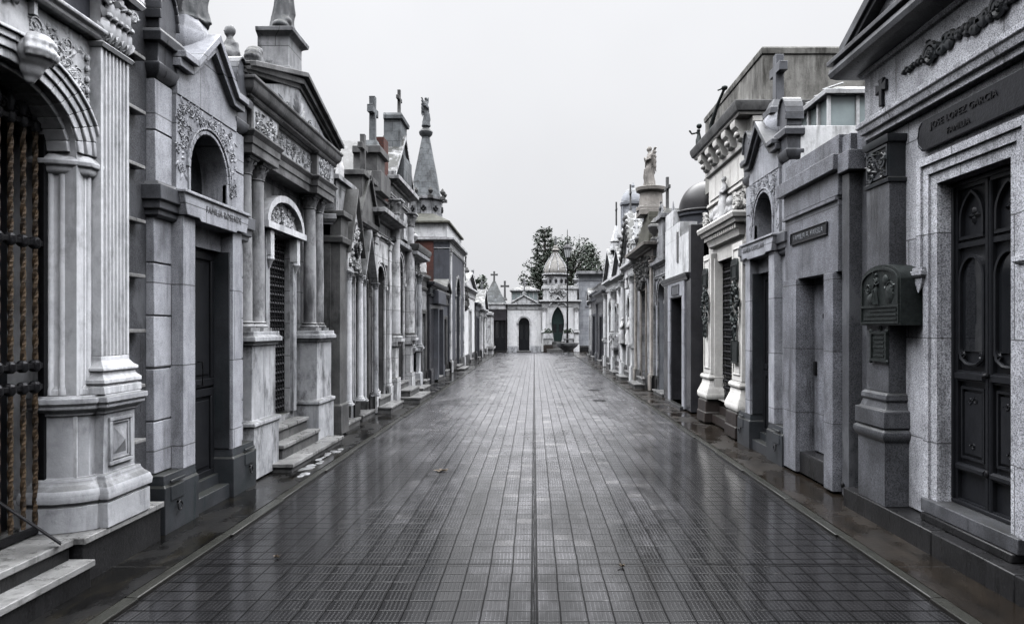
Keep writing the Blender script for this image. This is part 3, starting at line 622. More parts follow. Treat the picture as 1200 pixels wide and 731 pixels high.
# ------------------------------------------------------------------ twin grey granite mausoleums (gable over arched niche)
def twin(side, c, label, inscription, top):
    """c: centre along the walk; half width .9"""
    t = Thing('granite_mausoleum', label, 'mausoleum', side, c, 3.6, group=MG, bevel=.006)
    w = t.part('wall', 'grey')
    w.box(c-.86, c+.86, 3.42, 5.4, .05, 4.0)
    w.box(c-.60, c-.39, 3.0, 3.42, .50, 2.66); w.box(c+.39, c+.60, 3.0, 3.42, .50, 2.66)          # door jambs
    w.box(c-.39, c+.39, 3.12, 3.42, 2.45, 2.66)
    w.wall_open(c-.60, c+.60, 2.875, 3.70, 3.06, 3.42, c, .37, 2.9, 3.12, 3.50)
    for sg in (-1, 1):
        rp = t.part('rusticated_pier', 'grey'); u0, u1 = sorted((c+sg*.60, c+sg*.88))
        for k in range(5): rp.box(u0+.002, u1, 3.10, 3.42, .50+.433*k+.006, .50+.433*(k+1)-.006)
        rp.box(u0+.01, u1-.012, 3.115, 3.42, .50, 2.66)
        for k in range(2): rp.box(u0+.004, u1-.01, 3.09, 3.42, 2.90+.42*k, 2.90+.42*(k+1)-.012)
        rp.box(u0+.012, u1-.02, 3.102, 3.42, 2.87, 3.74)
        ba = t.part('base', 'greydk'); v0, v1 = sorted((c+sg*.375, c+sg*.92))
        ba.mould(v0, v1, 2.995, 3.45, [(.0,.015),(.40,.015),(.42,.0),(.44,0),(.46,-.006),(.498,-.006)], (1,1) if sg < 0 else (1,1))
        q0, q1 = sorted((c+sg*.62, c+sg*.86)); ba.box(q0, q1, 2.965, 2.985, .43, .455); ba.box(q0+.01, q1-.01, 2.972, 2.99, .28, .40)
        rg = t.part('ring', 'iron', ba); rg.tube([(c+sg*.74+.035*math.cos(x*PI/6), 2.955, .22+.035*math.sin(x*PI/6)) for x in range(13)], .007, 6); rg.ball(c+sg*.74, 2.965, .255, .014,.02,.014,8,5)
        # imposts beside the lintel, corner blocks and round heads
        ip = t.part('impost', 'greywet'); ip.mould(u0, u1, 3.08, 3.45, [(2.60,0),(2.62,.03),(2.66,.03),(2.67,.055),(2.73,.055),(2.74,.08),(2.86,.08),(2.865,.05),(2.90,.02)])
        cb = t.part('corner_block', 'greywet'); cb.mould(u0+.01, u1-.02, 3.08, 3.26, [(3.742,-.02),(3.78,.02),(3.84,.04),(3.86,.04),(3.87,.02),(4.02,.02),(4.03,.06),(4.10,.07),(4.13,.05),(4.15,0)])
        hd = t.part('round_head', 'greywet'); um = (u0+u1)/2
        hd.prism([(um-.135,4.15)]+arch_pts(um,.135,4.22,4.50)+[(um+.135,4.15)], 3.06, 3.24)
        for k in range(12):
            i = arch_pts(um,.137,4.22,4.505); oo = arch_pts(um,.162,4.22,4.53)
            hd.prism([i[k],i[k+1],oo[k+1],oo[k]], 3.035, 3.26)
    li = t.part('lintel', 'grey')
    li.prism([(c-.62,2.665),(c-.40,2.665),(c-.37,2.64),(c+.37,2.64),(c+.40,2.665),(c+.62,2.665),(c+.66,2.79),(c+.68,2.86),(c-.68,2.86),(c-.66,2.79)], 2.955, 3.44)
    li.box(c-.69, c+.69, 2.935, 3.44, 2.846, 2.874)
    t.text(inscription, c+.1, 2.953, 2.765, .085, 'letter', li, .003)
    ba2 = t.part('niche_arch', 'grey'); ba2.arch_band(c, .37, 3.12, 3.50, .035, 3.045, 3.10, legs=.24); ba2.arch_band(c, .415, 3.12, 3.545, .02, 3.035, 3.10)
    nb = t.part('niche_window', 'glass'); nb.arch_fill(c, .385, 2.88, 3.12, 3.51, 3.30, 3.34)
    rl = w
    okf = lambda u, z: (((u-c)/.46)**2+((z-3.12)/.46)**2 > 1.05 if z > 3.12 else abs(u-c) > .46)
    rl.foliage(c-.57, c+.57, 3.0, 3.68, 3.058, int(c*10), .07, .006, okf, 300)
    ga = t.part('gable', 'grey')
    ga.prism([(c-.60,3.702),(c+.60,3.702),(c+.60,3.92),(c+.44,3.92),(c,4.30),(c-.44,3.92),(c-.60,3.92)], 3.05, 3.5)
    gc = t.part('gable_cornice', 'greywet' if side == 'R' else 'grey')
    for o1, o2, a0 in ((.0,.07,2.99),(.072,.13,2.945)):
        pin = [(c-.66,3.92+o1),(c-.42,3.92+o1),(c,4.28+o1*1.35),(c+.42,3.92+o1),(c+.66,3.92+o1)]
        pou = [(c-.66,3.92+o2),(c-.42-.02,3.92+o2),(c,4.28+o2*1.35),(c+.42+.02,3.92+o2),(c+.66,3.92+o2)]
        for k in range(4): gc.prism([pin[k],pin[k+1],pou[k+1],pou[k]], a0, 3.5)
    # door recess
    ls = door_leafs(t, c, .39, .22, 2.45, 2.45, 3.20, 'doorgy', 'flat', 1, False)
    for sg in (-1, 1):
        dl = t.part('reveal_shade', 'greydk'); q0, q1 = sorted((c+sg*.391, c+sg*.372)); dl.box(q0, q1, 3.03, 3.2, .5, 2.45)  # dark strips added over the jamb reveals to paint in their shade
    kn = t.part('knocker', 'iron', ls); kn.box(c-.26, c-.12, 3.15, 3.198, 1.56, 1.60); kn.box(c-.26,c-.21,3.16,3.198,1.45,1.72)
    for a0, z1 in ((3.02,.16),(3.13,.26)): s_ = t.part('step', 'greydk'); s_.box(c-.372, c+.372, a0, 3.42, .0, z1)
    rf = t.part('roof', 'grey'); rf.box(c-.84, c+.84, 3.5, 5.4, 4.0, 4.06)
    pb = t.part('pinnacle', 'grey'); oc = lambda r: [(c+r*math.cos(PI/8+PI/4*k), 3.26+r*.85*math.sin(PI/8+PI/4*k)) for k in range(8)]
    pb.loft([[(u,a,z) for u,a in oc(r)] for r,z in ((.20,4.22),(.25,4.30),(.25,4.44),(.17,4.56),(.17,4.58))])
    if top == 'cross':
        cr = t.part('cross', 'greywet'); cr.mould(c-.13, c+.13, 3.13, 3.39, [(4.52,.03),(4.60,.03),(4.62,0),(4.72,-.04)]); cr.cross(c, 3.26, 4.71, .62, .40, .12, .11)
    else:
        st = t.part('statue', 'statue', bevel=0); st.remesh = .013; st.figure(c+.04, 3.28, 4.56, 1.25, 3, 'front')
        st.tube([(c-.28,3.42,4.58),(c-.22,3.36,4.9),(c-.05,3.32,5.1)], [.16,.13,.08], 9)
        for k in range(7): st.ball(c-.3+.03*k, 3.5-.02*k, 4.5+.1*k, .13-.006*k, .11, .08, 8, 6)
    if top == 'cross':
        sw_ = t.part('side_wall', 'white'); sw_.box(c-.90, c-.865, 3.22, 5.4, .05, 4.14)
        gz = t.part('roof_lantern', 'skyl'); gz.box(c-.50, c+.80, 3.74, 4.80, 4.07, 4.63)
        lf_ = t.part('lantern_frame', 'white')
        lf_.box(c-.53, c+.83, 3.695, 3.75, 4.05, 4.09); lf_.box(c-.535, c-.485, 3.75, 4.82, 4.05, 4.09)
        for k in range(4): a = 3.72+1.08*k/3; lf_.box(c-.53, c-.49, a-.022, a+.022, 4.07, 4.64)
        for k in range(1,5): u = c-.51+1.3*k/4; lf_.box(u-.022, u+.022, 3.70, 3.745, 4.07, 4.64)
        lr_ = t.part('lantern_roof', 'white'); lr_.mould(c-.5, c+.8, 3.74, 4.9, [(4.631,.09),(4.69,.10),(4.70,.05),(4.80,-.16)])
        for k in range(5): lr_.tube([(c-.5+.28*k,3.65,4.71),(c-.4+.24*k,3.95,4.83)], .014, 5)
    t.finish(); return t
twin('L', 6.62, 'grey granite gabled mausoleum with a robed statue on its gable', 'FAMILIA ROSENDE', 'statue')

# ------------------------------------------------------------------ L3 columned mausoleum with pediment
t = Thing('columned_mausoleum', 'weathered temple-front mausoleum with paired columns, shell pediment and three marble steps', 'mausoleum', 'L', 9.15, 3.6, group=MG, bevel=.006)
UC = 9.15
w = t.part('wall', 'lime'); w.box(7.6, 10.72, 3.50, 5.8, .05, 4.35)
w.wall_open(7.6, 10.72, .05, 3.6, 3.34, 3.47, UC+.05, .42, .55, 2.88, 2.9, 'flat')
for ue in (7.58, 9.86):
    pd = t.part('pedestal', 'marble_dk'); u0, u1 = ue+.03, ue+.72
    pd.mould(u0, u1, 3.05, 3.36, [(.05,.03),(.62,.03),(.63,.05),(.67,.05),(.69,0),(1.50,0),(1.51,.025),(1.53,.025),(1.55,.06),(1.60,.06),(1.615,.035),(1.66,.035)])
    for k, du in enumerate((.17, .53)):
        cl = t.part('column', 'colstone', bevel=0); cl.column(ue+du+.01, 3.20, 1.66, 3.58, .088)
    pi = t.part('pilaster', 'lime'); pi.box(ue+.06, ue+.70, 3.315, 3.36, 1.66, 3.58)
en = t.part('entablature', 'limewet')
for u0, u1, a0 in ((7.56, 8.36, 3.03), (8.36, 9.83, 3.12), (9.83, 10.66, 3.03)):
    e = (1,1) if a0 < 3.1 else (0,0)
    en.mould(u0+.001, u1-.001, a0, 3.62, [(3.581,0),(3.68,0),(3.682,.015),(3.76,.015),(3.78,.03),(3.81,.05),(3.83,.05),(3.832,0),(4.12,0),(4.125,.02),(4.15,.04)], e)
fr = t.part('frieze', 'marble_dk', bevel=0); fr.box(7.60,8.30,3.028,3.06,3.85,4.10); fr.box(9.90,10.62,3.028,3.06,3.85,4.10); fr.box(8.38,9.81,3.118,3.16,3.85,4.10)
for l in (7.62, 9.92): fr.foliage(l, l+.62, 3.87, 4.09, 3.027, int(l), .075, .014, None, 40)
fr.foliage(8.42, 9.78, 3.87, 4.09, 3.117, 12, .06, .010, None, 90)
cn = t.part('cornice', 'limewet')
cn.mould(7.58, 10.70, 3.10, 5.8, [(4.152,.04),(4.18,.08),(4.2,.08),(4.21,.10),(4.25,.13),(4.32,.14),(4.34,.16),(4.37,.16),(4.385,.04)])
td = t.part('pediment', 'marble_dk'); td.prism([(7.75,4.386),(10.55,4.386),(UC,4.86)], 3.06, 3.7)
for k in range(9):
    an = PI*(k+.5)/9; td.leaf(UC+.05*math.cos(an), 4.42, 3.058, an, .12+.16*math.sin(an)**2+.05, .075, .03)
for sg in (-1, 1):
    td.scroll(UC+sg*.42, 4.45, 3.055, .06, sg, 0, 1.5, .014); td.leaf(UC+sg*.55, 4.43, 3.058, PI/2-sg*1.2, .2, .07, .02); td.scroll(UC+sg*.8, 4.42, 3.055, .04, sg, 0, 1.4, .012)
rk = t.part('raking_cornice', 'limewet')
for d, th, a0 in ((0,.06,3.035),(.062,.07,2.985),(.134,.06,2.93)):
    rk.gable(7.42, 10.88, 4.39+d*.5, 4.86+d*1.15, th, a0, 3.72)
ap = t.part('roof', 'limedk'); ap.prism([(7.6,4.386),(10.7,4.386),(UC,4.85)], 3.73, 5.8)
dr = t.part('door_pediment', 'marble'); 
dr.arch_band(UC+.05, .60, 3.0, 3.32, .085, 3.22, 3.34, 'round'); dr.box(UC-.66, UC+.76, 3.20, 3.34, 2.92, 3.0); dr.arch_fill(UC+.05, .60, 2.999, 3.0, 3.32, 3.30, 3.338)
dr.foliage(UC-.4, UC+.5, 3.02, 3.28, 3.30, 5, .07, .02, lambda u,z: ((u-UC-.05)/.55)**2+((z-3)/.28)**2 < 1, 70)
for u in (UC-.43, UC+.53): 
    dr.box(u-.06, u+.06, 3.24, 3.34, 2.60, 2.92); dr.lathe(u, 3.28, [(.055,2.60),(.06,2.55),(.03,2.5),(.01,2.44)], 10)
jm = t.part('jamb', 'marble_dk'); jm.box(UC-.50, UC-.38, 3.29, 3.42, .56, 2.918); jm.box(UC+.48, UC+.60, 3.29, 3.42, .56, 2.918)
lattice(t, UC+.05, .41, .58, 2.88, 3.41, 'iron', .085, .11)
bk = t.part('door', 'doordk'); bk.box(UC-.375, UC+.475, 3.47, 3.497, .552, 2.9)
for a0, u0, u1, z1 in ((2.78, 8.12, 10.3, .13),(2.98, 8.38, 9.82, .30),(3.13, 8.40, 9.80, .47)):
    s_ = t.part('step', 'limedk'); s_.box(u0+.03, u1-.03, a0+.025, 3.36, .0, z1-.045); s2 = t.part('tread', 'slab', s_); s2.box(u0, u1, a0, 3.36, z1-.044, z1)
pd = t.part('statue_pedestal', 'lime'); pd.mould(8.95, 9.45, 3.12, 3.52, [(4.84,.03),(5.02,.03),(5.03,0),(5.40,0),(5.42,.02),(5.45,.07),(5.50,.08),(5.51,.02),(5.53,.0)])
st = t.part('statue', 'statue', bevel=0); st.remesh = .015; st.figure(9.2, 3.30, 5.53, 1.08, 6, 'front'); st.ball(9.06, 3.26, 5.58, .13, .11, .07); st.ball(9.1, 3.2, 5.66, .08, .07, .06); st.ball(9.32, 3.3, 5.57, .09, .1, .06)
bu = t.part('bust', 'statue', bevel=0); bu.remesh = .014
bu.figure(7.74, 3.34, 4.02, 1.0, 4, 'down', False, 2.2); bu.ball(7.74, 3.34, 4.5, .19, .18, .2); bu.ball(7.72, 3.36, 4.66, .17, .15, .12)
ac = t.part('acroterion', 'lime', bevel=0); ac.remesh = .016
for k in range(6): ac.ball(8.05+.05*math.cos(k), 3.2, 4.62+.05*k, .15-.012*k, .1, .05)
ac.ball(8.12, 3.18, 4.74, .08, .07, .14)
t.finish()
# ------------------------------------------------------------------ R1 big speckled granite mausoleum, nearest on the right
t = Thing('granite_mausoleum', 'large speckled granite mausoleum with black double door and bronze name banner', 'mausoleum', 'R', 5.0, 3.6, group=MG, bevel=.006)
UC = 5.0; A = 3.13
w = t.part('wall', 'granite')
w.wall_open(3.42, 6.60, .21, 3.42, A, 3.22, UC, .42, .36, 2.80, 2.81, 'flat')
w.box(3.42, 6.60, 3.50, 6.4, .05, 4.35)
w.box(3.42, UC-.43, 3.225, 3.5, .2, 3.42); w.box(UC+.43, 6.60, 3.225, 3.5, .2, 3.42)
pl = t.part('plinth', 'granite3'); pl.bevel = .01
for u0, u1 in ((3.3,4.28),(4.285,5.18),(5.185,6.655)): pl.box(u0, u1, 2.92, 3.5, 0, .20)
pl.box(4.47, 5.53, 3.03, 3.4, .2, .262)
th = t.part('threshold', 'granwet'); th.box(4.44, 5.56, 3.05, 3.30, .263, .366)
fa = t.part('architrave', 'granite')
for o, wd, a0 in ((0,.085,3.10),(.085,.075,3.08),(.16,.06,3.06)):
    i0, i1, zt = UC-.42-o, UC+.42+o, 2.81+o
    fa.box(i0-wd, i0, a0, A+.01, (.36 if o < .1 else 2.18), zt+wd); fa.box(i1, i1+wd, a0, A+.01, (.36 if o < .1 else 2.18), zt+wd); fa.box(i0, i1, a0, A+.01, zt, zt+wd)
for u in (UC-.61, UC+.61):                       # ears: small pendants ending the outer fascia
    fa.mould(u-.07, u+.07, 3.05, A+.01, [(2.10,0),(2.12,.015),(2.15,.015),(2.155,0),(2.18,0)]); fa.loft([[(u+x*r,3.06+y*r*.6,z) for x,y in ((-1,0),(1,0),(1,1),(-1,1))] for r,z in ((.06,2.099),(.045,2.05),(.005,1.98))])
for sg in (-1, 1):
    u0, u1 = sorted((UC+sg*.88, UC+sg*1.37))
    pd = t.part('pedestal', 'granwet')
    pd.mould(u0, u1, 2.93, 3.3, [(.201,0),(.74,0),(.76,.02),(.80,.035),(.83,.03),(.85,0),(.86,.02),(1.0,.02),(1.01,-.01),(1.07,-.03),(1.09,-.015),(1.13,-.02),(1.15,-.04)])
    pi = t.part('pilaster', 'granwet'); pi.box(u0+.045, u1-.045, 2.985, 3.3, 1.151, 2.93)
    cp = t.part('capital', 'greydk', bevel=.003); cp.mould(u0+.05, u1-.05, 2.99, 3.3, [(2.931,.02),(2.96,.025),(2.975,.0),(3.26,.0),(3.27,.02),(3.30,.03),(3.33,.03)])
    um = (u0+u1)/2
    cp.frame_rect(u0+.06, u1-.06, 2.985, 3.255, .02, 2.975, 2.99)
    for k in (-1,1): cp.scroll(um+k*.1, 3.14, 2.985, .085, k, 1, 1.8, .02); cp.scroll(um+k*.1, 3.02, 2.985, .05, -k, 1, 1.4, .016)
    for k in range(5): cp.leaf(um, 3.05, 2.986, .3+k*.64, .15, .06, .022)
en = t.part('entablature', 'granite')
en.mould(3.52, 6.52, 3.06, 6.3, [(3.421,.0),(3.47,0),(3.475,.03),(3.53,.045),(3.54,.06),(3.585,.06),(3.59,0),(4.0,0),(4.01,.03),(4.04,.05)])
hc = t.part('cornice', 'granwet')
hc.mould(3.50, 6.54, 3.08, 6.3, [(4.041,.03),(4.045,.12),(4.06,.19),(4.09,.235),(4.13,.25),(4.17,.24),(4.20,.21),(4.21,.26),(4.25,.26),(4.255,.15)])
gb = t.part('gable', 'granite'); gb.prism([(3.45,4.256),(6.60,4.256),(UC,4.98)], 3.02, 6.3)
rc = t.part('gable_cornice', 'granwet'); rc.gable(3.30, 6.70, 4.27, 5.10, .10, 2.90, 6.2); rc.gable(3.32, 6.68, 4.24, 5.0, .07, 2.93, 3.2)
cr = t.part('cross', 'bronze'); cr.cross(6.17, 3.045, 3.64, .24, .18, .05, .03, 1.9)
gl = t.part('garland', 'greydk', bevel=0)
q = random.Random(5)
for k in range(70):
    x = k/69*2-1; r = .022+.03*math.exp(-((abs(x)-.25)/.12)**2)+.018*(1-abs(x)); gl.ball(UC+x*.80+q.uniform(-.01,.01), 3.05, 3.80+q.uniform(-.7,.7)*r, r*.8, .03, r*.75, 6, 5)
gl.lathe(UC+.42, 3.05, [(.001,3.80)], 6) if False else None
for sg in (-.4, .4): gl.scroll(UC+sg, 3.80, 3.045, .09, 1, 0, 2, .02)
bn = t.part('banner', 'bronze')
bn.prism([(UC-.60,3.10),(UC+.60,3.10),(UC+.63,3.12),(UC+.655,3.16),(UC+.67,3.22),(UC+.655,3.28),(UC+.63,3.32),(UC+.60,3.34),(UC-.60,3.34),(UC-.63,3.32),(UC-.655,3.28),(UC-.67,3.22),(UC-.655,3.16),(UC-.63,3.12)], 3.085, A-.001)
bn.tube([(UC+.6,3.09,3.11),(UC+.645,3.09,3.15),(UC+.66,3.09,3.22),(UC+.645,3.09,3.29),(UC+.6,3.09,3.33)], .012, 6)
t.text('JOSE LOPEZ GARCIA', UC+.08, 3.084, 3.265, .072, 'letterb', bn, .006, 1.1); t.text('FAMILIA', UC+.12, 3.084, 3.165, .066, 'letterb', bn, .006, 1.1)
# bronze relief box on the pilaster, small plaque under it
um = UC+1.125
bx = t.part('relief_plaque', 'patina'); ub = 6.0; AB = 2.945
bx.prism([(ub-.34,1.72),(ub+.34,1.72),(ub+.34,2.10)] + arch_pts(ub,.34,2.10,2.235)[::-1] + [(ub-.34,2.10)], AB, 3.12)
bx.frame_rect(ub-.325, ub+.325, 1.735, 1.885, .014, AB-.014, AB-.001); bx.arch_band(ub, .30, 2.08, 2.19, .022, AB-.014, AB-.001, legs=.18)
bx.figure(ub+.05, AB, 1.90, .27, 1, 'raise'); bx.ball(ub+.14, AB-.002, 1.95, .10, .012, .05, 8, 5); bx.ball(ub-.16, AB-.002, 1.98, .07, .012, .08, 8, 5); bx.ball(ub-.1,AB-.002,2.1,.05,.012,.045,8,5); bx.scroll(ub-.18, 2.02, AB, .07, 1, 0, 1.6, .008); bx.scroll(ub+.2, 2.04, AB, .05, -1, 0, 1.6, .008)
for k in range(3): bx.box(ub-.28, ub+.28-.05*k, AB-.008, AB-.001, 1.765+.036*k, 1.782+.036*k)
um = 6.06
sp2 = t.part('small_plaque', 'patina'); sp2.frame_rect(um-.14, um+.14, 1.41, 1.67, .024, 2.955, 2.984); sp2.box(um-.115, um+.115, 2.967, 2.984, 1.435, 1.645)
for k in range(5): sp2.box(um-.09, um+.09-.03*(k%2), 2.960, 2.967, 1.455+.037*k, 1.471+.037*k)
sp2.scroll(um, 1.69, 2.98, .03, 1, 0, 1.3, .008)
for s_ in (-1,1): sp2.ball(um+s_*.14, 2.965, 1.67, .022, .015, .022, 6, 5); sp2.ball(um+s_*.14, 2.965, 1.41, .022, .015, .022, 6, 5)
# double door
ZB, ZT, AD = .368, 2.80, 3.26
d = t.part('door_frame', 'doordk'); d.frame_rect(UC-.43, UC+.43, ZB, ZT, .03, AD-.05, AD+.05)
for sg in (-1, 1):
    c = UC+sg*.205; hw = .192
    lf = t.part('door_leaf', 'doordk', bevel=.003); lf.box(c-hw, c+hw, AD, AD+.04, ZB+.01, ZT-.03)
    st_ = .028
    lf.frame_rect(c-hw, c+hw, ZB+.01, ZT-.03, st_, AD-.03, AD)
    for z0, z1 in ((.62,.66),(1.30,1.38),(2.30,2.34)): lf.box(c-hw+st_, c+hw-st_, AD-.028, AD, z0, z1)
    lf.mould(c-hw+st_, c+hw-st_, AD-.03, AD, [(.63,0),(.64,.02),(.665,.02),(.68,0)], (0,0)); lf.mould(c-hw+st_, c+hw-st_, AD-.03, AD, [(1.31,0),(1.32,.025),(1.36,.025),(1.37,0)], (0,0))
    # lower raised panel
    lf.frame_rect(c-hw+.055, c+hw-.055, .72, 1.26, .018, AD-.022, AD); lf.box(c-hw+.09, c+hw-.09, AD-.014, AD, .76, 1.22)
    lf.scroll(c-.03, 1.16, AD-.014, .028, 1, 0, 1.2, .006); lf.scroll(c+.03, 1.16, AD-.014, .028, -1, 0, 1.2, .006); lf.scroll(c, .82, AD-.014, .028, 1, 0, 1.2, .006)
    # tall glazed panel with curved foot
    g = t.part('pane', 'glass', lf); g.arch_fill(c, hw-.062, 1.52, 2.05, 2.22, AD-.012, AD-.002)
    lf.arch_band(c, hw-.06, 2.05, 2.22, .022, AD-.034, AD); lf.box(c-hw+.04, c-hw+.062, AD-.034, AD, 1.5, 2.05); lf.box(c+hw-.062, c+hw-.04, AD-.034, AD, 1.5, 2.05)
    lf.tube([(c-hw+.05,AD-.02,1.54),(c-hw+.065,AD-.024,1.47),(c-.06,AD-.024,1.43),(c,AD-.024,1.425),(c+.06,AD-.024,1.43),(c+hw-.065,AD-.024,1.47),(c+hw-.05,AD-.02,1.54)], .016, 6)
    lf.scroll(c-hw+.085, 1.50, AD-.02, .035, 1, 2, 1.3, .009); lf.scroll(c+hw-.085, 1.50, AD-.02, .035, -1, 1, 1.3, .009)
    # ogive head panel with star
    lf.arch_band(c, hw-.07, 2.50, 2.70, .022, AD-.034, AD, 'point'); lf.box(c-hw+.048, c-hw+.07, AD-.034, AD, 2.38, 2.5); lf.box(c+hw-.07, c+hw-.048, AD-.034, AD, 2.38, 2.5); lf.box(c-hw+.048, c+hw-.048, AD-.034, AD, 2.36, 2.385)
    for k in range(4): lf.leaf(c, 2.53, AD-.001, PI/2*k, .07, .045, .022)
    lf.lathe(c-sg*(hw-.012), AD-.03, [(.016,ZB+.02),(.016,2.74)], 8) if sg < 0 else None
hn = t.part('handle', 'iron'); hn.ball(UC-.03, AD-.07, 1.36, .022, .03, .022, 8, 6); hn.ball(UC, AD-.045, .66, .022, .02, .03, 8, 6)
t.finish()

# ------------------------------------------------------------------ R2 plain dark granite block with a stone slab door
t = Thing('granite_mausoleum', 'plain dark granite mausoleum with blind stone slab door and stepped parapet', 'mausoleum', 'R', 7.65, 3.6, group=MG, bevel=.006)
w = t.part('wall', 'granite2'); w.box(6.68, 8.56, 3.36, 5.6, .05, 3.62)
dd = 7.10, 8.08
lt = t.part('lintel_slab', 'granite2'); lt.box(7.02, 8.50, 3.03, 3.36, 2.26, 3.0); lt.mould(7.02, 8.50, 3.03, 3.36, [(2.97,0),(2.975,.03),(3.01,.03),(3.02,0)], (0,1))
jb = t.part('jamb', 'granite2'); jb.box(8.08, 8.50, 3.0, 3.36, .05, 2.258); jb.box(7.08, 7.30, 3.0, 3.36, .05, 2.258)
pp = t.part('pier', 'granwet')
pp.box(6.96, 7.06, 3.10, 3.36, .05, 3.26); pp.box(6.80, 6.955, 3.04, 3.36, .05, 3.2); pp.box(6.66, 6.79, 3.16, 3.36, .05, 3.30)
ct = t.part('cornice', 'granite2'); ct.box(6.95, 8.58, 2.95, 5.5, 3.262, 3.42); ct.box(7.0, 8.52, 3.02, 3.36, 3.021, 3.26)
pa = t.part('parapet', 'granite2'); pa.box(7.05, 8.56, 3.05, 3.5, 3.422, 3.64); pa.box(6.86, 7.045, 3.08, 3.6, 3.2, 3.60); pa.box(6.66, 6.85, 3.14, 3.8, 3.31, 3.66); pa.box(6.70,6.94,2.99,3.3,3.21,3.40)
sd = t.part('slab_door', 'granite2'); sd.box(7.31, 8.07, 3.21, 3.30, .30, 2.256)
hh = t.part('handle', 'iron', sd); hh.box(7.98, 8.03, 3.18, 3.209, 1.16, 1.32); kh = t.part('keyhole_plate', 'iron', sd); kh.box(7.70, 7.78, 3.185, 3.209, 1.80, 1.86); ds = t.part('door_strip', 'iron', sd); ds.box(7.55,7.56,3.2,3.209,.4,2.2)
ss = t.part('sill', 'granite3'); ss.mould(7.31, 8.07, 3.04, 3.36, [(.05,0),(.26,0),(.265,.0),(.29,-.01)], (0,0))
pq = t.part('plaque', 'bronze'); pq.frame_rect(7.25, 8.28, 2.66, 2.80, .014, 3.005, 3.028); pq.box(7.264, 8.266, 3.016, 3.028, 2.674, 2.786)
t.text('FAMILIA A. VARELA', 7.77, 3.015, 2.73, .085, 'letterp', pq, .003, 1.05)
dp = t.part('drain_pipe', 'iron'); dp.tube([(6.645,3.22,.05),(6.645,3.22,3.2)], .025, 8); dp.ball(6.9, 3.02, .16, .03,.02,.03,8,5)
t.finish()
# ------------------------------------------------------------------ R3 twin of the grey mausoleum across the walk
twin('R', 9.40, 'grey granite gabled mausoleum topped with a tall plain stone cross', 'FAMILIA CASTELLANI', 'cross')

# ------------------------------------------------------------------ R4 cream mausoleum with bracketed cornice
t = Thing('cream_mausoleum', 'tall cream mausoleum with bracketed cornice, brown stone base and iron lattice door', 'mausoleum', 'R', 11.65, 3.7, group=MG, bevel=.008)
UC = 11.65
w = t.part('wall', 'cream'); w.wall_open(10.46, 12.90, .45, 4.58, 3.20, 3.28, UC, .65, .46, 2.84, 2.85, 'flat'); w.box(10.46, 12.90, 3.40, 5.9, .05, 4.6)
w.box(10.46, UC-.68, 3.281, 3.40, .45, 4.58); w.box(UC+.68, 12.90, 3.281, 3.40, .45, 4.58)
for sg in (-1, 1):
    u0, u1 = sorted((UC+sg*.66, UC+sg*1.19))
    bb = t.part('base', 'brown'); bb.bevel = .02
    bb.mould(u0-.04, u1+.02, 2.97, 3.5, [(.05,.0),(.22,.0),(.23,-.015),(.42,-.02),(.45,-.05)]); 
    sc_ = t.part('scroll_foot', 'cream'); sc_.mould(u0, u1, 3.08, 3.4, [(.451,.07),(.50,.09),(.56,.085),(.64,.05),(.72,.02),(.79,.01),(.80,.035),(.84,.045),(.87,.03),(.89,0)])
    pi = t.part('pilaster', 'cream'); pi.box(u0, u1, 3.085, 3.3, .891, 3.0); pi.frame_rect(u0+.08, u1-.08, .98, 2.92, .03, 3.07, 3.086)
    pq = t.part('plaque', 'patina'); um = (u0+u1)/2
    pq.prism([(um-.17,2.42),(um+.17,2.42),(um+.17,2.68)]+arch_pts(um,.17,2.68,2.76)[::-1]+[(um-.17,2.68)], 3.04, 3.084); pq.frame_rect(um-.15,um+.15,2.45,2.66,.02,3.028,3.039)
    if sg < 0: pq = t.part('plaque', 'patina'); pq.frame_rect(um-.19,um+.13,1.16,1.52,.02,3.03,3.05); pq.box(um-.17,um+.11,3.038,3.07,1.18,1.50)
jb = t.part('jamb', 'cream'); jb.box(UC-.658, UC-.62, 3.14, 3.29, .46, 2.9); jb.box(UC+.62, UC+.658, 3.14, 3.29, .46, 2.9)
st = t.part('step', 'brown'); st.box(UC-.61, UC+.61, 3.10, 3.39, .05, .20); st.box(UC-.61, UC+.61, 3.22, 3.39, .2, .34)
lattice(t, UC, .65, .36, 2.84, 3.30, 'iron', .09, .12)
bk = t.part('door', 'doordk'); bk.box(UC-.67, UC+.67, 3.35, 3.38, .345, 2.86)
ho = t.part('door_hood', 'cream'); ho.mould(UC-1.0, UC+1.0, 3.07, 3.3, [(2.92,-.28),(2.96,-.26),(2.97,-.22),(3.06,-.2),(3.07,-.15),(3.10,-.12)]); 
ho.mould(UC-1.0, UC+1.0, 3.07, 3.3, [(3.101,-.08),(3.12,-.05),(3.13,-.05),(3.22,-.02)]); ho.mould(UC-1.02, UC+1.02, 3.08, 3.3, [(3.29,0),(3.30,.06),(3.36,.08),(3.37,.11),(3.43,.13),(3.46,.12),(3.47,.06)])
for k in range(16): u = UC-.94+1.88*k/15; ho.box(u-.035,u+.035,3.05,3.2,3.222,3.288)
for u in (UC-.95, UC+.95): ho.scroll(u, 3.60, 3.08, .13, 1, 1, 1.6, .04); ho.ball(u, 3.1, 3.53, .1, .07, .08)
og = t.part('hood_figure', 'statwh', bevel=0); og.remesh = .018
og.figure(UC-.1, 3.12, 3.46, .72, 2, 'front'); og.ball(UC+.25, 3.14, 3.54, .26, .1, .1); og.ball(UC+.3, 3.12, 3.66, .12, .09, .12); og.ball(UC-.42, 3.14, 3.56, .2, .1, .12); og.ball(UC-.5,3.12,3.7,.1,.08,.1); og.ball(UC+.46,3.1,3.6,.1,.09,.12)
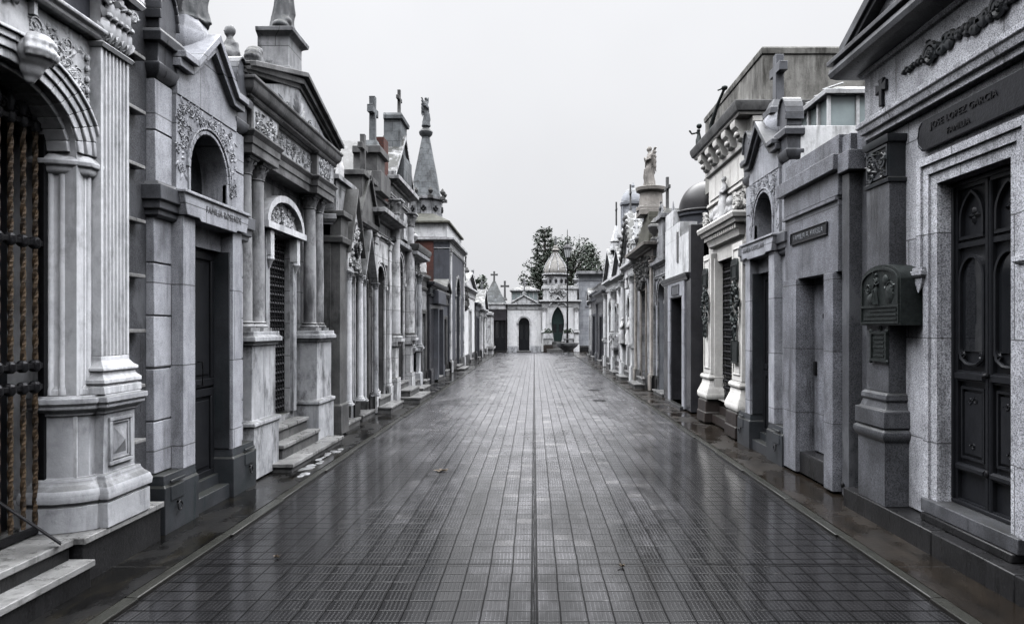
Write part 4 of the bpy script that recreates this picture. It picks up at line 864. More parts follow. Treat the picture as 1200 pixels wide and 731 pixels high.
up = t.part('panel', 'cream')
for k in range(5): u = UC-1.12+.45*k; up.box(u+.012, u+.438, 3.18, 3.25, 3.98, 4.36)
up.mould(10.48, 12.88, 3.18, 3.35, [(3.86,0),(3.88,.02),(3.92,.02),(3.94,0)]); up.foliage(10.52, 10.9, 3.3, 3.95, 3.198, 8, .08, .03, None, 40)
bk2 = t.part('cornice', 'cream'); bk2.mould(10.46, 12.90, 3.19, 5.9, [(4.42,0),(4.44,.04),(4.50,.05),(4.52,.02),(4.80,.02),(4.805,.20),(4.84,.22)])
ck = t.part('cornice_slab', 'limedk'); ck.mould(10.46, 12.90, 3.19, 5.9, [(4.841,.22),(4.86,.25),(4.95,.28),(5.0,.28),(5.01,.1)])
for k in range(5):
    u = UC-1.06+2.12*k/4; br = t.part('bracket', 'cream'); br.prism_u([(3.18,4.50),(3.12,4.505),(3.08,4.53),(3.06,4.60),(3.04,4.66),(2.99,4.70),(2.975,4.75),(2.98,4.80),(3.18,4.80)], u-.115, u+.115); br.ball(u, 3.05, 4.60, .09, .045, .05, 8, 6)
for k in range(4):
    a = 3.3+.55*k; br = t.part('bracket', 'cream'); br.prism([(10.44,4.52),(10.36,4.56),(10.33,4.66),(10.27,4.72),(10.27,4.80),(10.44,4.80)], a-.11, a+.11)
at = t.part('attic', 'concrete'); at.box(11.15, 14.9, 3.62, 5.9, 4.5, 6.02); at.mould(11.17, 14.88, 3.64, 5.88, [(6.021,0),(6.03,.04),(6.12,.05),(6.15,.03)])
fg = t.part('bronze_bird', 'patina', bevel=0); fg.remesh = .010
fg.tube([(13.4,3.34,5.0),(13.35,3.36,5.55),(13.15,3.44,5.9),(13.0,3.50,6.08)], [.05,.045,.03,.028], 8); fg.ball(12.98, 3.51, 6.12, .07, .06, .05); fg.tube([(12.98,3.48,6.11),(12.98,3.38,6.07)], .018, 6)
fg.tube([(13.6,3.2,5.0),(13.7,3.2,5.35),(13.7,3.2,5.55)], [.08,.06,.04], 8); fg.ball(13.7, 3.21, 5.62, .06,.055,.055); fg.tube([(13.7,3.2,5.5),(13.75,3.08,5.48),(13.75,3.03,5.55)], .022, 6)
t.finish()
def wreath(u, a, z, h, w, label):
    t = Thing('wreath', label, 'wreath', 'R', u, a, z-h/2, group='bronze wreaths hung on the cream pilasters')
    lv = t.part('leaves', 'patina', bevel=0); q = random.Random(int(u*100))
    for k in range(120):
        x = 2*PI*k/120; rx, rz = w/2*(1-.15*math.sin(x)), h/2*(.62 if math.sin(x) > -.2 else .75)
        p = (u+rx*.75*math.cos(x), z+rz*math.sin(x)+h*.08)
        lv.leaf(p[0]+q.uniform(-.02,.02), p[1]+q.uniform(-.02,.02), a+q.uniform(-.02,.015), q.uniform(0,6.28), .10, .05, .025)
        if k % 2: lv.ball(p[0]+q.uniform(-.03,.03), a-.01, p[1]+q.uniform(-.03,.03), .022, .022, .022, 6, 4)
    for k in range(26): lv.leaf(u+q.uniform(-.06,.06), z-h*.30-q.uniform(0,.16), a+q.uniform(-.02,.01), -PI/2+q.uniform(-.6,.6), .12, .05, .02)
    rb = t.part('ribbon', 'bronze'); rb.box(u-.05, u+.05, a-.02, a+.012, z-h*.5, z-h*.3)
    t.finish()
wreath(12.53, 3.045, 2.02, .80, .40, 'dark bronze wreath on the pilaster left of the lattice door')
wreath(10.70, 3.045, 2.0, .84, .42, 'dark bronze wreath on the pilaster beside the grey gabled tomb')

# ------------------------------------------------------------------ R5 polished black granite with dome
t = Thing('domed_mausoleum', 'polished black granite mausoleum with white upper front and dark round dome', 'mausoleum', 'R', 15.2, 3.8, group=MG, bevel=.006)
w = t.part('wall', 'polished'); w.wall_open(13.75, 16.6, .05, 2.64, 3.06, 3.3, 15.1, .62, .1, 2.33, 2.34, 'flat'); w.box(13.75, 16.6, 3.5, 5.6, .05, 3.8); w.box(13.75, 14.47, 3.31, 3.5, .05, 3.8); w.box(15.73, 16.6, 3.31, 3.5, .05, 3.8); w.box(13.75, 13.95, 3.06, 3.5, 2.64, 3.72)
jb = t.part('jamb', 'grey'); jb.box(14.26, 14.48, 3.03, 3.3, .05, 2.36); jb.box(15.74, 15.98, 3.03, 3.3, .05, 2.36); jb.box(14.26, 15.98, 3.03, 3.3, 2.362, 2.66)
gp = t.part('grey_plaque', 'greywet'); gp.frame_rect(14.7, 15.5, 2.40, 2.62, .03, 3.01, 3.03); gp.box(14.73,15.47,3.018,3.03,2.43,2.59)
cn = t.part('cornice', 'polished'); cn.mould(13.96, 16.6, 3.06, 3.5, [(2.661,.02),(2.70,.05),(2.76,.08),(2.80,.08),(2.81,0)])
wp = t.part('upper_front', 'white'); wp.box(13.96, 16.55, 3.08, 3.45, 2.82, 3.62); wp.box(14.9, 16.55, 3.08, 3.45, 3.62, 3.95); wp.box(15.6, 16.5, 3.08, 3.45, 3.95, 4.30)
lt_ = t.part('slot_window', 'glass'); lt_.box(15.02, 15.16, 3.06, 3.1, 3.1, 3.75)
door_leafs(t, 15.1, .62, .1, 2.33, 2.33, 3.42, 'doordk', 'flat', 2, True)
for zz, a0 in ((.10,2.96),): s_ = t.part('step', 'polished'); s_.box(14.3, 15.95, a0, 3.4, .0, zz)
dr = t.part('drum', 'slate'); dr.lathe(15.7, 3.82, [(.60,3.6),(.60,4.14),(.64,4.16),(.64,4.22),(.60,4.23)], 28)
dm = t.part('dome', 'dome'); dm.lathe(15.7, 3.82, [(.66,4.231),(.66,4.27),(.60,4.29)]+[(.59*math.cos(k*PI/22), 4.29+.66*math.sin(k*PI/22)) for k in range(1,11)]+[(.04,4.96),(.02,5.02)], 28)
t.finish()
# ------------------------------------------------------------------ the smaller and farther mausoleums, each with its own front
def tomb(side, u0, u1, A, label, wall, trim, H, door, name='mausoleum', depth=2.1, pil=None, cornice=.16, gable=None, steps=1, plinth='granite3',
         attic=0, band=None, doormat='doordk', leaves=2, glass=True, surround=True, bev=.006):
    """door = (centre, half width, sill, spring, top, kind)"""
    uc, hw, zb, zs, zt, kind = door; um = (u0+u1)/2
    t = Thing(name, label, 'mausoleum', side, um, A+.5, group=MG, bevel=bev)
    w = t.part('wall', wall)
    w.wall_open(u0, u1, .05, H, A+.06, A+.34, uc, hw, zb, zs, zt, kind)
    w.box(u0, u1, A+.46, A+depth, .05, H); w.box(u0, uc-hw-.01, A+.341, A+.459, .05, H); w.box(uc+hw+.01, u1, A+.341, A+.459, .05, H)
    if zt < H-.4: w.box(uc-hw-.01, uc+hw+.01, A+.341, A+.459, zt+.12, H)
    for l, r in ((u0-.01, uc-hw-.02), (uc+hw+.02, u1+.01)):
        if r-l > .08: p = t.part('base', plinth); p.mould(l, r, A+.03, A+.33, [(.0,.03),(.38,.03),(.40,.015),(.44,.01),(.46,0)], (0,0))
    if surround:
        s = t.part('door_surround', trim)
        if kind == 'flat':
            for o, a in ((0,.03),(.06,.015)):
                s.box(uc-hw-o-.06, uc-hw-o, A+a, A+.08, zb, zt+o+.06); s.box(uc+hw+o, uc+hw+o+.06, A+a, A+.08, zb, zt+o+.06); s.box(uc-hw-o, uc+hw+o, A+a, A+.08, zt+o, zt+o+.06)
        else:
            s.arch_band(uc, hw, zs, zt, .07, A+.03, A+.09, kind, legs=zs-zb); s.arch_band(uc, hw+.072, zs, zt+.072, .05, A+.01, A+.09, kind)
            s.box(uc-hw-.14, uc-hw-.02, A-.005, A+.1, zs-.07, zs+.01); s.box(uc+hw+.02, uc+hw+.14, A-.005, A+.1, zs-.07, zs+.01)
    if kind == 'flat': door_leafs(t, uc, hw, zb, zt, zt, A+.38, doormat, 'flat', leaves, glass)
    else:
        d = door_leafs(t, uc, hw, zb, zs, zt, A+.38, doormat, kind, leaves, glass)
    if pil:
        for u in (u0+.17, u1-.17):
            if pil == 'column':
                q = t.part('pedestal', trim); q.mould(u-.15, u+.15, A-.05, A+.1, [(.05,.04),(.5,.04),(.52,0),(1.05,0),(1.07,.03),(1.14,.03)])
                c = t.part('column', trim, bevel=0); c.column(u, A+.0, 1.141, H-.45, .10, n=14)
            elif pil == 'half':
                q = t.part('pedestal', trim); q.mould(u-.17, u+.17, A-.07, A+.1, [(.05,.04),(.6,.04),(.62,0),(1.28,0),(1.30,.04),(1.40,.05)])
                c = t.part('column', trim, bevel=0); c.column(u, A+.0, 1.401, H-.45, .14, n=16)
            else:
                q = t.part('pilaster', trim); q.mould(u-.12, u+.12, A+.0, A+.1, [(.05,.04),(.45,.04),(.47,.02),(.52,0),(H-.62,0)]); q.mould(u-.12, u+.12, A+.0, A+.1, [(H-.619,0),(H-.6,.015),(H-.58,0),(H-.48,.02),(H-.46,.04),(H-.42,.04)])
    if cornice:
        c = t.part('cornice', trim); e = cornice
        c.mould(u0+.02, u1-.02, A+.04, A+depth-.02, [(H-.40,.02),(H-.36,.02),(H-.355,.035),(H-.33,.035),(H-.32,0),(H-.14,0),(H-.13,e*.25),(H-.10,e*.3),(H-.08,e*.7),(H-.06,e*.8),(H-.05,e),(H+.03,e*1.05),(H+.035,e*.5),(H+.05,0)])
    z = H+.05
    if attic:
        a = t.part('attic', wall); a.mould(u0+.08, u1-.08, A+.12, A+depth-.1, [(z-.01,0),(z+attic-.08,0),(z+attic-.07,.04),(z+attic,.05),(z+attic+.01,.01)]); z += attic
    if gable:
        rise, kd = gable
        g = t.part('gable', wall); g.prism([(u0+.06,z-.03),(u1-.06,z-.03),(um,z+rise-.04)], A+.05, A+(depth-.1 if kd == 'roof' else .4))
        k = t.part('gable_cornice', trim); k.gable(u0-.08, u1+.08, z-.02, z+rise+.08, .11, A-.10, A+.44); k.gable(u0+.02, u1-.02, z-.05, z+rise-.02, .06, A-.03, A+.4)
    for k in range(steps):
        s = t.part('step', 'limedk'); z1 = zb*(steps-k)/steps if zb > .1 else .12; a0 = A-.08-.24*k; 
        s.box(uc-hw-.12-.1*k, uc+hw+.12+.1*k, a0+.02, A+.36, .0, z1-.035); s2 = t.part('tread', 'slab', s); s2.box(uc-hw-.14-.1*k, uc+hw+.14+.1*k, a0, A+.36, z1-.034, z1+.006)
    return t
def add_cross(t, u, a, z, h, mat, base=True, th=.07, w=None, along=False):
    c = t.part('cross', mat)
    if base: c.mould(u-.13, u+.13, a-.13, a+.13, [(z-.02,.03),(z+.08,.03),(z+.10,0),(z+.2,-.03)]); z += .18
    c.cross(u, a, z, h, w, th, th, 1.25, along); return c
def add_urn(t, u, a, z, h, mat):
    c = t.part('urn', mat, bevel=0); c.mould(u-.1,u+.1,a-.1,a+.1,[(z-.02,0),(z+.08,0)]); c.urn(u, a, z+.08, h, h*.3)
def add_figure(t, u, a, z, h, mat, seed, arms='front', wings=False, ang=0, vox=.03):
    s = t.part('statue', mat, bevel=0); s.remesh = vox; s.figure(u, a, z, h, seed, arms, wings, ang); return s
def add_spire(t, u, a, z, h, r, mat, n=4, crockets=0):
    s = t.part('pinnacle', mat); s.lathe(u, a, [(r*1.15,z),(r*1.15,z+h*.06),(r,z+h*.07),(r*.9,z+h*.3),(r*1.1,z+h*.32),(r*.85,z+h*.36),(.01,z+h)], n, ph=PI/4 if n == 4 else 0)
    for k in range(crockets):
        f = k/crockets; zz = z+h*(.4+.55*f); rr = r*.85*(1-f*.95)+.01
        for q in range(4): s.ball(u+rr*math.cos(q*PI/2+PI/4), a+rr*math.sin(q*PI/2+PI/4), zz, .035, .035, .045, 5, 4)

# ---------------- left side
# L4: sooty pier and white framed door under a steep marble gable
t = tomb('L', 10.86, 12.36, 3.08, 'sooty narrow tomb with white framed door under a steep white gable', 'limedk', 'marble', 3.42, (11.75,.34,.15,2.45,2.46,'flat'), cornice=.08, doormat='doorpk', glass=False, steps=1)
pr = t.part('pier', 'limedk'); pr.mould(10.88, 11.26, 3.0, 3.3, [(.05,.03),(.5,.03),(.52,0),(3.0,0),(3.02,.05),(3.10,.06),(3.12,.02),(3.40,.02),(3.42,.08),(3.5,.08)])
wg = t.part('gable', 'whited'); wg.prism([(11.34,2.62),(12.20,2.62),(12.20,2.90),(11.77,3.95),(11.34,2.90)], 3.0, 3.12); 
gb = t.part('gable_cornice', 'limedk'); gb.gable(11.28, 12.26, 2.90, 4.02, .09, 2.93, 3.15, 11.77)
rf = t.part('gable_relief', 'whited', bevel=0); rf.foliage(11.45, 12.1, 2.72, 3.5, 2.998, 4, .10, .03, lambda u,z: abs(u-11.77) < (3.9-z)*.40, 60); 
rw = t.part('medallion', 'iron', bevel=0); rw.lathe(11.77, 2.97, [(.1,2.84)], 8) if False else rw.tube([(11.77+.09*math.cos(k*PI/8),2.96,2.98+.11*math.sin(k*PI/8)) for k in range(17)], .028, 6)
bl = t.part('block', 'lime'); bl.mould(11.2, 12.25, 3.15, 3.9, [(3.44,0),(4.05,0),(4.06,.06),(4.14,.06)]); add_figure(t, 11.55, 3.2, 4.14, .55, 'statwh', 1)
br = t.part('barrel_roof', 'whited'); br.prism([(10.95,3.47)]+[(11.6-.65*math.cos(k*PI/12), 4.3+.5*math.sin(k*PI/12)) for k in range(13)]+[(12.25,3.47)], 3.75, 5.3)
for k in range(5): br.prism([(11.6-.67*math.cos(j*PI/12), 4.3+.52*math.sin(j*PI/12)) for j in range(13)], 3.8+.3*k, 3.85+.3*k)
for u in (11.37, 12.13):
    c = t.part('column', 'marble', bevel=0); c.column(u, 3.0, .45, 2.6, .055, n=10)
t.finish()
# L5: grey gothic tomb
t = tomb('L', 12.36, 13.62, 3.10, 'grey gothic tomb with pointed door, blank gable and tall stone cross', 'limewet', 'limedk', 3.62, (12.95,.36,.15,2.35,2.85,'point'), cornice=.12, doormat='doorgy', leaves=1, glass=False, gable=(.85,'thin'))
g2 = t.part('door_gable', 'lime'); g2.gable(12.45, 13.45, 2.5, 3.5, .1, 2.98, 3.16, 12.95); 
for u in (12.48, 13.42): c = t.part('column', 'marble_dk', bevel=0); c.column(u, 3.02, .4, 2.55, .05, n=10)
bl = t.part('block', 'limedk'); bl.mould(12.5, 13.5, 3.06, 3.7, [(3.66,0),(4.40,0),(4.41,.06),(4.50,.06)]); add_cross(t, 12.95, 3.15, 4.50, .75, 'limedk', False, .09)
t.finish()
# L6: heavy cornice, round door
t = tomb('L', 13.62, 15.3, 3.08, 'stained limestone tomb with heavy black cornice and round arched door', 'limewet', 'whited', 3.95, (14.3,.40,.32,2.55,2.95,'round'), pil='flat', cornice=.30, attic=.42, steps=2, doormat='doorpk')
bd = t.part('panel', 'whited'); bd.box(13.9, 14.95, 3.10, 3.16, 3.0, 3.45)
pd = t.part('cross_block', 'limedk'); pd.mould(14.0, 14.7, 3.12, 3.6, [(4.40,.1),(4.8,.1),(4.82,0),(5.15,0),(5.17,.08),(5.3,.08)]); add_cross(t, 14.35, 3.29, 5.3, .92, 'lichen', True, .12, .5)
rb = t.part('brick_core', 'redbrick'); rb.box(14.75, 15.2, 3.15, 3.36, 4.4, 5.7)
t.finish()
# L7: tall tomb with engaged columns and pediment tower
t = tomb('L', 15.3, 17.5, 3.08, 'tall weathered tomb with white engaged columns and a cross tower', 'limewet', 'whited', 4.95, (16.4,.42,.45,2.75,3.35,'round'), pil='half', cornice=.22, steps=3, gable=(1.1,'roof'), doormat='doorgy')
tw = t.part('tower', 'lichen'); tw.mould(16.0, 16.8, 3.04, 3.42, [(4.98,.1),(5.6,.1),(5.62,0),(6.42,0),(6.44,.05),(6.52,.06),(6.58,.03)]); add_cross(t, 16.42, 3.15, 6.58, .66, 'limedk', False, .07)
bb = t.part('band', 'marble_dk'); bb.mould(15.34, 17.46, 3.05, 3.3, [(3.55,0),(3.58,.05),(3.66,.06),(3.70,0)]); 
for u in (15.8, 17.0): pn = t.part('panel', 'whited'); pn.box(u-.28, u+.28, 3.09, 3.2, 3.80, 4.42)
t.finish()
# L8: arch door, heavy bracketed cornice
t = tomb('L', 17.5, 19.0, 3.10, 'pale tomb with heavy dark cornice over white carved brackets and slim arched door', 'lime', 'marble_dk', 3.55, (18.3,.38,.35,2.5,2.95,'round'), pil='column', cornice=.28, steps=2, doormat='doordk')
hv = t.part('cornice_slab', 'limedk'); hv.mould(17.5, 19.0, 3.1, 5.0, [(3.601,.26),(3.70,.29),(3.76,.29),(3.77,.15)])
cr = t.part('carved_band', 'whited', bevel=0); cr.foliage(17.6, 18.9, 3.12, 3.36, 3.10, 18, .1, .04, None, 90)
at = t.part('attic_block', 'lime'); at.mould(17.8, 18.8, 3.5, 4.8, [(3.76,0),(4.5,0),(4.52,.08),(4.6,.08)]); 
for u in (17.75, 18.8): add_urn(t, u, 3.25, 3.77, .5, 'whited')
t.finish()
# L8b: blank weathered wall tomb
t = tomb('L', 19.0, 21.0, 3.15, 'narrow blank tomb of streaked grey plaster with a white figure on top', 'lime', 'limedk', 3.2, (20.35,.30,.2,2.1,2.11,'flat'), cornice=.10, doormat='doorpk', leaves=1, glass=False)
add_figure(t, 20.2, 3.2, 3.25, .75, 'statwh', 5, 'raise', True)
t.finish()
# L9: low black granite
t = tomb('L', 21.0, 24.2, 3.06, 'low polished black granite tomb with flared grey door jambs', 'polished', 'greydk', 3.05, (22.6,.50,.15,2.25,2.26,'flat'), cornice=.14, steps=1, plinth='polished', surround=False)
for sg in (-1,1): j = t.part('jamb', 'slate'); j.prism([(22.6+sg*.5,.1),(22.6+sg*.95,.1),(22.6+sg*.68,.75),(22.6+sg*.66,2.3),(22.6+sg*.5,2.3)], 2.98, 3.3)
lp = t.part('plaque', 'slate'); lp.mould(21.7, 23.5, 2.98, 3.2, [(2.42,0),(2.45,.04),(2.85,.04),(2.88,0)])
t.finish()
# L10: chapel with painted flank, hipped roof, drum and spire
t = tomb('L', 25.9, 31.0, 3.05, 'tall chapel tomb with slate grey and red flank, octagonal drum and stone spire', 'slate', 'whited', 4.98, (28.6,.75,.2,3.0,3.7,'round'), cornice=.16, depth=2.9, attic=0, pil='flat', steps=2)
sd = t.part('red_flank', 'redbrick'); sd.box(25.86, 25.9, 3.70, 5.9, .05, 5.04)
fr = t.part('flank_frieze', 'white'); fr.box(25.95, 30.9, 3.2, 5.8, 5.04, 5.58)
rr = t.part('hip_roof', 'mossroof'); rr.loft([[(25.8,3.1,5.55),(31.0,3.1,5.55),(31.0,6.0,5.55),(25.8,6.0,5.55)],[(25.8,3.1,5.62),(31.0,3.1,5.62),(31.0,6.0,5.62),(25.8,6.0,5.62)],[(26.5,3.8,6.0),(28.6,3.8,6.0),(28.6,4.9,6.0),(26.5,4.9,6.0)]])
DU, DA = 27.3, 4.20
dr = t.part('drum', 'lime'); dr.lathe(DU, DA, [(.78,5.75),(.78,5.9),(.66,5.95),(.66,6.55),(.74,6.6),(.74,6.7),(.6,6.72)], 8, ph=PI/8)
for k in range(8):
    an = PI/4*k; x, y = DU+.63*math.cos(an), DA+.63*math.sin(an)
    q = t.part('quatrefoil', 'doordk', dr, bevel=0)
    for dx, dz in ((.07,0),(-.07,0),(0,.07),(0,-.07)): q.ball(x-dx*math.sin(an), y+dx*math.cos(an), 6.25+dz, .05, .05, .055, 8, 5)
    an += PI/8; add_urn(t, DU+.74*math.cos(an), DA+.74*math.sin(an), 6.62, .34, 'limedk')
sp = t.part('spire', 'lichen'); sp.lathe(DU, DA, [(.64,6.7),(.57,6.9),(.47,7.5),(.31,8.3),(.16,9.05),(.16,9.07)], 8, ph=PI/8); sp.lathe(DU, DA, [(.13,9.05),(.25,9.18),(.27,9.28),(.2,9.36),(.13,9.42),(.12,9.5)], 12)
add_figure(t, DU, DA, 9.48, 1.15, 'lichen', 3, 'raise', True)
t.finish()
t = tomb('L', 24.2, 25.8, 3.12, 'small slate dark tomb with sloped coping beside the black granite one', 'slate', 'limedk', 2.9, (25.0,.35,.2,2.0,2.01,'flat'), cornice=.1, doormat='doorgy', leaves=1, glass=False, gable=(.4,'roof'))
t.finish()
# L11 white
t = tomb('L', 31.0, 36.8, 3.06, 'plain white rendered tomb with carved angel brackets and pinnacles', 'whitefar', 'white', 3.55, (34.2,.6,.2,2.5,2.51,'flat'), cornice=.18, steps=1, gable=(.7,'thin'))
add_cross(t, 33.9, 3.3, 4.4, .8, 'limedk'); add_figure(t, 31.6, 3.2, 3.6, 1.0, 'statue', 2, 'pray', True); add_figure(t, 36.4, 3.2, 3.6, 1.1, 'statue', 4, 'raise', False)
ob = t.part('carving', 'limedk', bevel=0); ob.foliage(31.2, 32.4, 2.6, 3.3, 3.09, 9, .2, .1, None, 26)
t.finish()
t = tomb('L', 36.8, 39.4, 3.0, 'narrow black tomb front squeezed between white tombs', 'polished', 'slate', 3.0, (38.1,.5,.1,2.2,2.21,'flat'), cornice=.1, steps=1); t.finish()
t = tomb('L', 39.4, 43.6, 2.92, 'white tomb with curved scroll gable near the far left corner', 'white', 'whited', 2.75, (41.4,.6,.2,2.1,2.45,'round'), cornice=.15, gable=(1.1,'thin'), pil='flat'); add_figure(t, 41.5, 3.1, 3.9, .7, 'statue', 8, 'front'); t.finish()
t = Thing('grave_monument', 'low white carved grave monument with urn near the far dark tomb', 'monument', 'L', 45.2, 2.9, group=None)
p = t.part('pedestal', 'whited'); p.mould(44.4, 46.0, 2.75, 3.5, [(0,.1),(.35,.1),(.36,.2),(.5,.22),(.55,.05),(.9,0),(2.5,-.05),(2.52,.1),(2.68,.12),(2.72,0)])
for u in (44.5, 45.9): c = t.part('column', 'white'); c.column(u, 2.72, .56, 2.5, .07, n=10)
t.finish()
# ---------------- right side
# R6
t = tomb('R', 16.65, 18.4, 3.12, 'narrow blue grey tomb with tall dark round arched door and two stone pinnacles', 'bluegrey', 'lime', 3.35, (17.5,.52,.12,2.35,2.85,'round'), cornice=.12, doormat='doorgy', gable=None)
for u, a, z, h in ((16.95,3.35,3.4,1.35),(18.1,3.3,3.4,1.5)): add_spire(t, u, a, z, h, .2, 'lime', 4, 3)
tw = t.part('turret', 'lime'); tw.mould(17.1, 17.8, 3.14, 3.6, [(3.38,0),(4.35,0),(4.37,.08),(4.48,.08),(4.49,0),(4.62,-.1)]); add_cross(t, 17.45, 3.3, 4.58, .85, 'limedk', False, .07)
add_figure(t, 18.3, 3.3, 4.4, .6, 'statue', 2)
t.finish()
# R7
t = tomb('R', 18.4, 21.6, 3.06, 'beige tomb with narrow door, stepped pyramid roof and large angel on a column', 'lime', 'statbr', 3.9, (20.0,.42,.3,2.75,2.76,'flat'), pil='flat', cornice=.28, steps=2, doormat='doorpk', depth=2.6)
sy = t.part('pyramid_roof', 'mossroof')
for k in range(7): sy.box(18.9+.17*k, 21.5-.1*k, 3.07+.03*k, 5.2-.2*k, 3.95+.15*k, 3.95+.15*(k+1)-.01)
cl = t.part('statue_column', 'statbr'); cl.mould(20.2, 20.95, 3.08, 3.85, [(4.95,.04),(5.1,.04),(5.12,0)]); cl.lathe(20.6, 3.42, [(.44,5.1),(.44,5.2),(.36,5.25),(.35,5.32),(.33,5.62),(.44,5.68),(.46,5.78),(.30,5.82)], 16)
s = t.part('statue', 'statbr', bevel=0); s.remesh = .02; s.figure(20.6, 3.38, 5.8, 1.2, 4, 'pray', True); s.figure(20.74, 3.46, 5.8, .95, 7, 'front')
q = t.part('carving', 'limedk', bevel=0); q.foliage(18.5, 21.5, 3.1, 3.6, 3.10, 21, .16, .07, None, 60); q = t.part('carving', 'limedk', bevel=0); q.foliage(19.5, 20.5, 2.85, 3.15, 3.04, 22, .12, .06, None, 26)
for u in (18.75, 21.3): add_urn(t, u, 3.2, 3.95, .6, 'limedk')
t.finish()
# R8a..c white gothic fronts
t = tomb('R', 21.6, 24.2, 3.04, 'white gothic tomb with tall crocketed gable and canopied niches', 'whitefar', 'white', 3.75, (22.9,.42,.3,2.2,2.7,'point'), pil='column', cornice=.14, steps=2, gable=(1.55,'thin'))
g = t.part('crockets', 'limedk', bevel=0)
for k in range(8):
    f = k/8
    for sg in (-1,1): g.ball(22.9+sg*1.3*(1-f), 2.95, 3.85+1.6*f, .07,.07,.09,6,5)
for u in (21.75, 24.05): add_spire(t, u, 3.15, 3.8, 1.5, .2, 'white', 4, 4)
add_figure(t, 22.9, 3.02, 2.95, .55, 'statwh', 1); 
for u in (22.05, 23.75): add_figure(t, u, 2.98, 1.15, .9, 'statwh', 2)
t.finish()
t = tomb('R', 24.2, 27.0, 3.06, 'white tomb with two round arched openings, consoles and tall cross finial', 'whitefar', 'white', 3.55, (25.2,.42,.3,2.25,2.65,'round'), pil='half', cornice=.18, steps=2, gable=(1.0,'thin'))
n2 = t.part('niche', 'glass'); n2.arch_fill(26.2, .32, 1.0, 2.2, 2.52, 3.10, 3.14)
nb = t.part('niche_arch', 'whited'); nb.arch_band(26.2, .32, 2.2, 2.52, .08, 3.03, 3.13, legs=1.2); nb.mould(25.8, 26.6, 2.95, 3.1, [(.85,0),(.95,.06),(1.0,.06)])
tu = t.part('turret', 'whited'); tu.lathe(25.6, 3.5, [(.42,3.6),(.42,4.9),(.5,4.95),(.5,5.05),(.40,5.1),(.12,5.7),(.2,5.75),(.05,5.95)], 8); add_cross(t, 25.6, 3.5, 5.9, 1.0, 'limedk', False, .06, .3)
t.finish()
t = tomb('R', 27.0, 30.4, 3.06, 'white tomb with open gable and slender cross at the far end of the white row', 'whitefar', 'white', 3.6, (28.7,.5,.25,2.3,2.8,'point'), pil='column', cornice=.18, steps=1, gable=(1.2,'roof'))
add_spire(t, 28.3, 3.3, 4.8, 1.1, .25, 'white', 8); add_cross(t, 28.3, 3.3, 5.8, .95, 'limedk', False, .06, .32)
for u in (27.2, 30.2): add_spire(t, u, 3.2, 3.65, 1.1, .2, 'whited', 4, 3)
t.finish()
# pale blue tower standing behind
t = Thing('bell_tower', 'pale blue domed tower with small arched window rising behind the white tombs', 'tower', 'R', 27.6, 3.9, group=None)
TU, TA = 27.5, 3.86
w = t.part('wall', 'blueblock'); w.lathe(TU, TA, [(.44,.05),(.44,6.5)], 8, ph=PI/8)
c = t.part('cornice', 'bluegrey'); c.lathe(TU, TA, [(.45,5.02),(.51,5.06),(.51,5.13),(.45,5.17)], 8, ph=PI/8); c.lathe(TU, TA, [(.45,6.42),(.52,6.47),(.54,6.56),(.45,6.60)], 8, ph=PI/8)
for k in range(8): an = PI/8+PI/4*k; pl_ = t.part('corner_shaft', 'bluegrey'); pl_.lathe(TU+.44*math.cos(an), TA+.44*math.sin(an), [(.055,5.17),(.055,6.42)], 8)
d = t.part('dome', 'bluegrey'); d.lathe(TU, TA, [(.46*math.cos(k*PI/18), 6.6+.55*math.sin(k*PI/18)) for k in range(9)]+[(.05,7.18),(.07,7.24),(.01,7.36)], 16)
for k in (0, 2, 4, 6):
    an = PI/4*k; x, y = TU+.405*math.cos(an), TA+.405*math.sin(an); wi = t.part('window', 'glass')
    pts = [(-.12,5.4)]+[(-.12*math.cos(q*PI/10), 6.0+.13*math.sin(q*PI/10)) for q in range(11)]+[(.12,5.4)]
    wi.loft([[(x-p*math.sin(an)+o*math.cos(an), y+p*math.cos(an)+o*math.sin(an), z) for p,z in pts] for o in (-.02,.012)])
t.finish()
t = tomb('R', 30.4, 35.0, 3.05, 'dark grey green tomb with moulded door frame beyond the white row', 'polished', 'greywet', 3.3, (32.6,.6,.2,2.2,2.21,'flat'), cornice=.2, pil='flat', attic=.5, plinth='polished'); add_urn(t, 30.9, 3.3, 3.85, .5, 'statwh'); t.finish()
t = tomb('R', 35.0, 39.0, 3.1, 'black granite tomb with plain parapet beside the grey green one', 'polished', 'slate', 3.5, (37,.6,.2,2.3,2.31,'flat'), cornice=.12, attic=.3, plinth='polished'); t.finish()
t = tomb('R', 39.0, 40.4, 3.1, 'narrow pale plastered tomb with low pediment ending the right row', 'white', 'whited', 3.2, (39.7,.35,.2,2.3,2.31,'flat'), cornice=.15, gable=(.6,'roof')); t.finish()
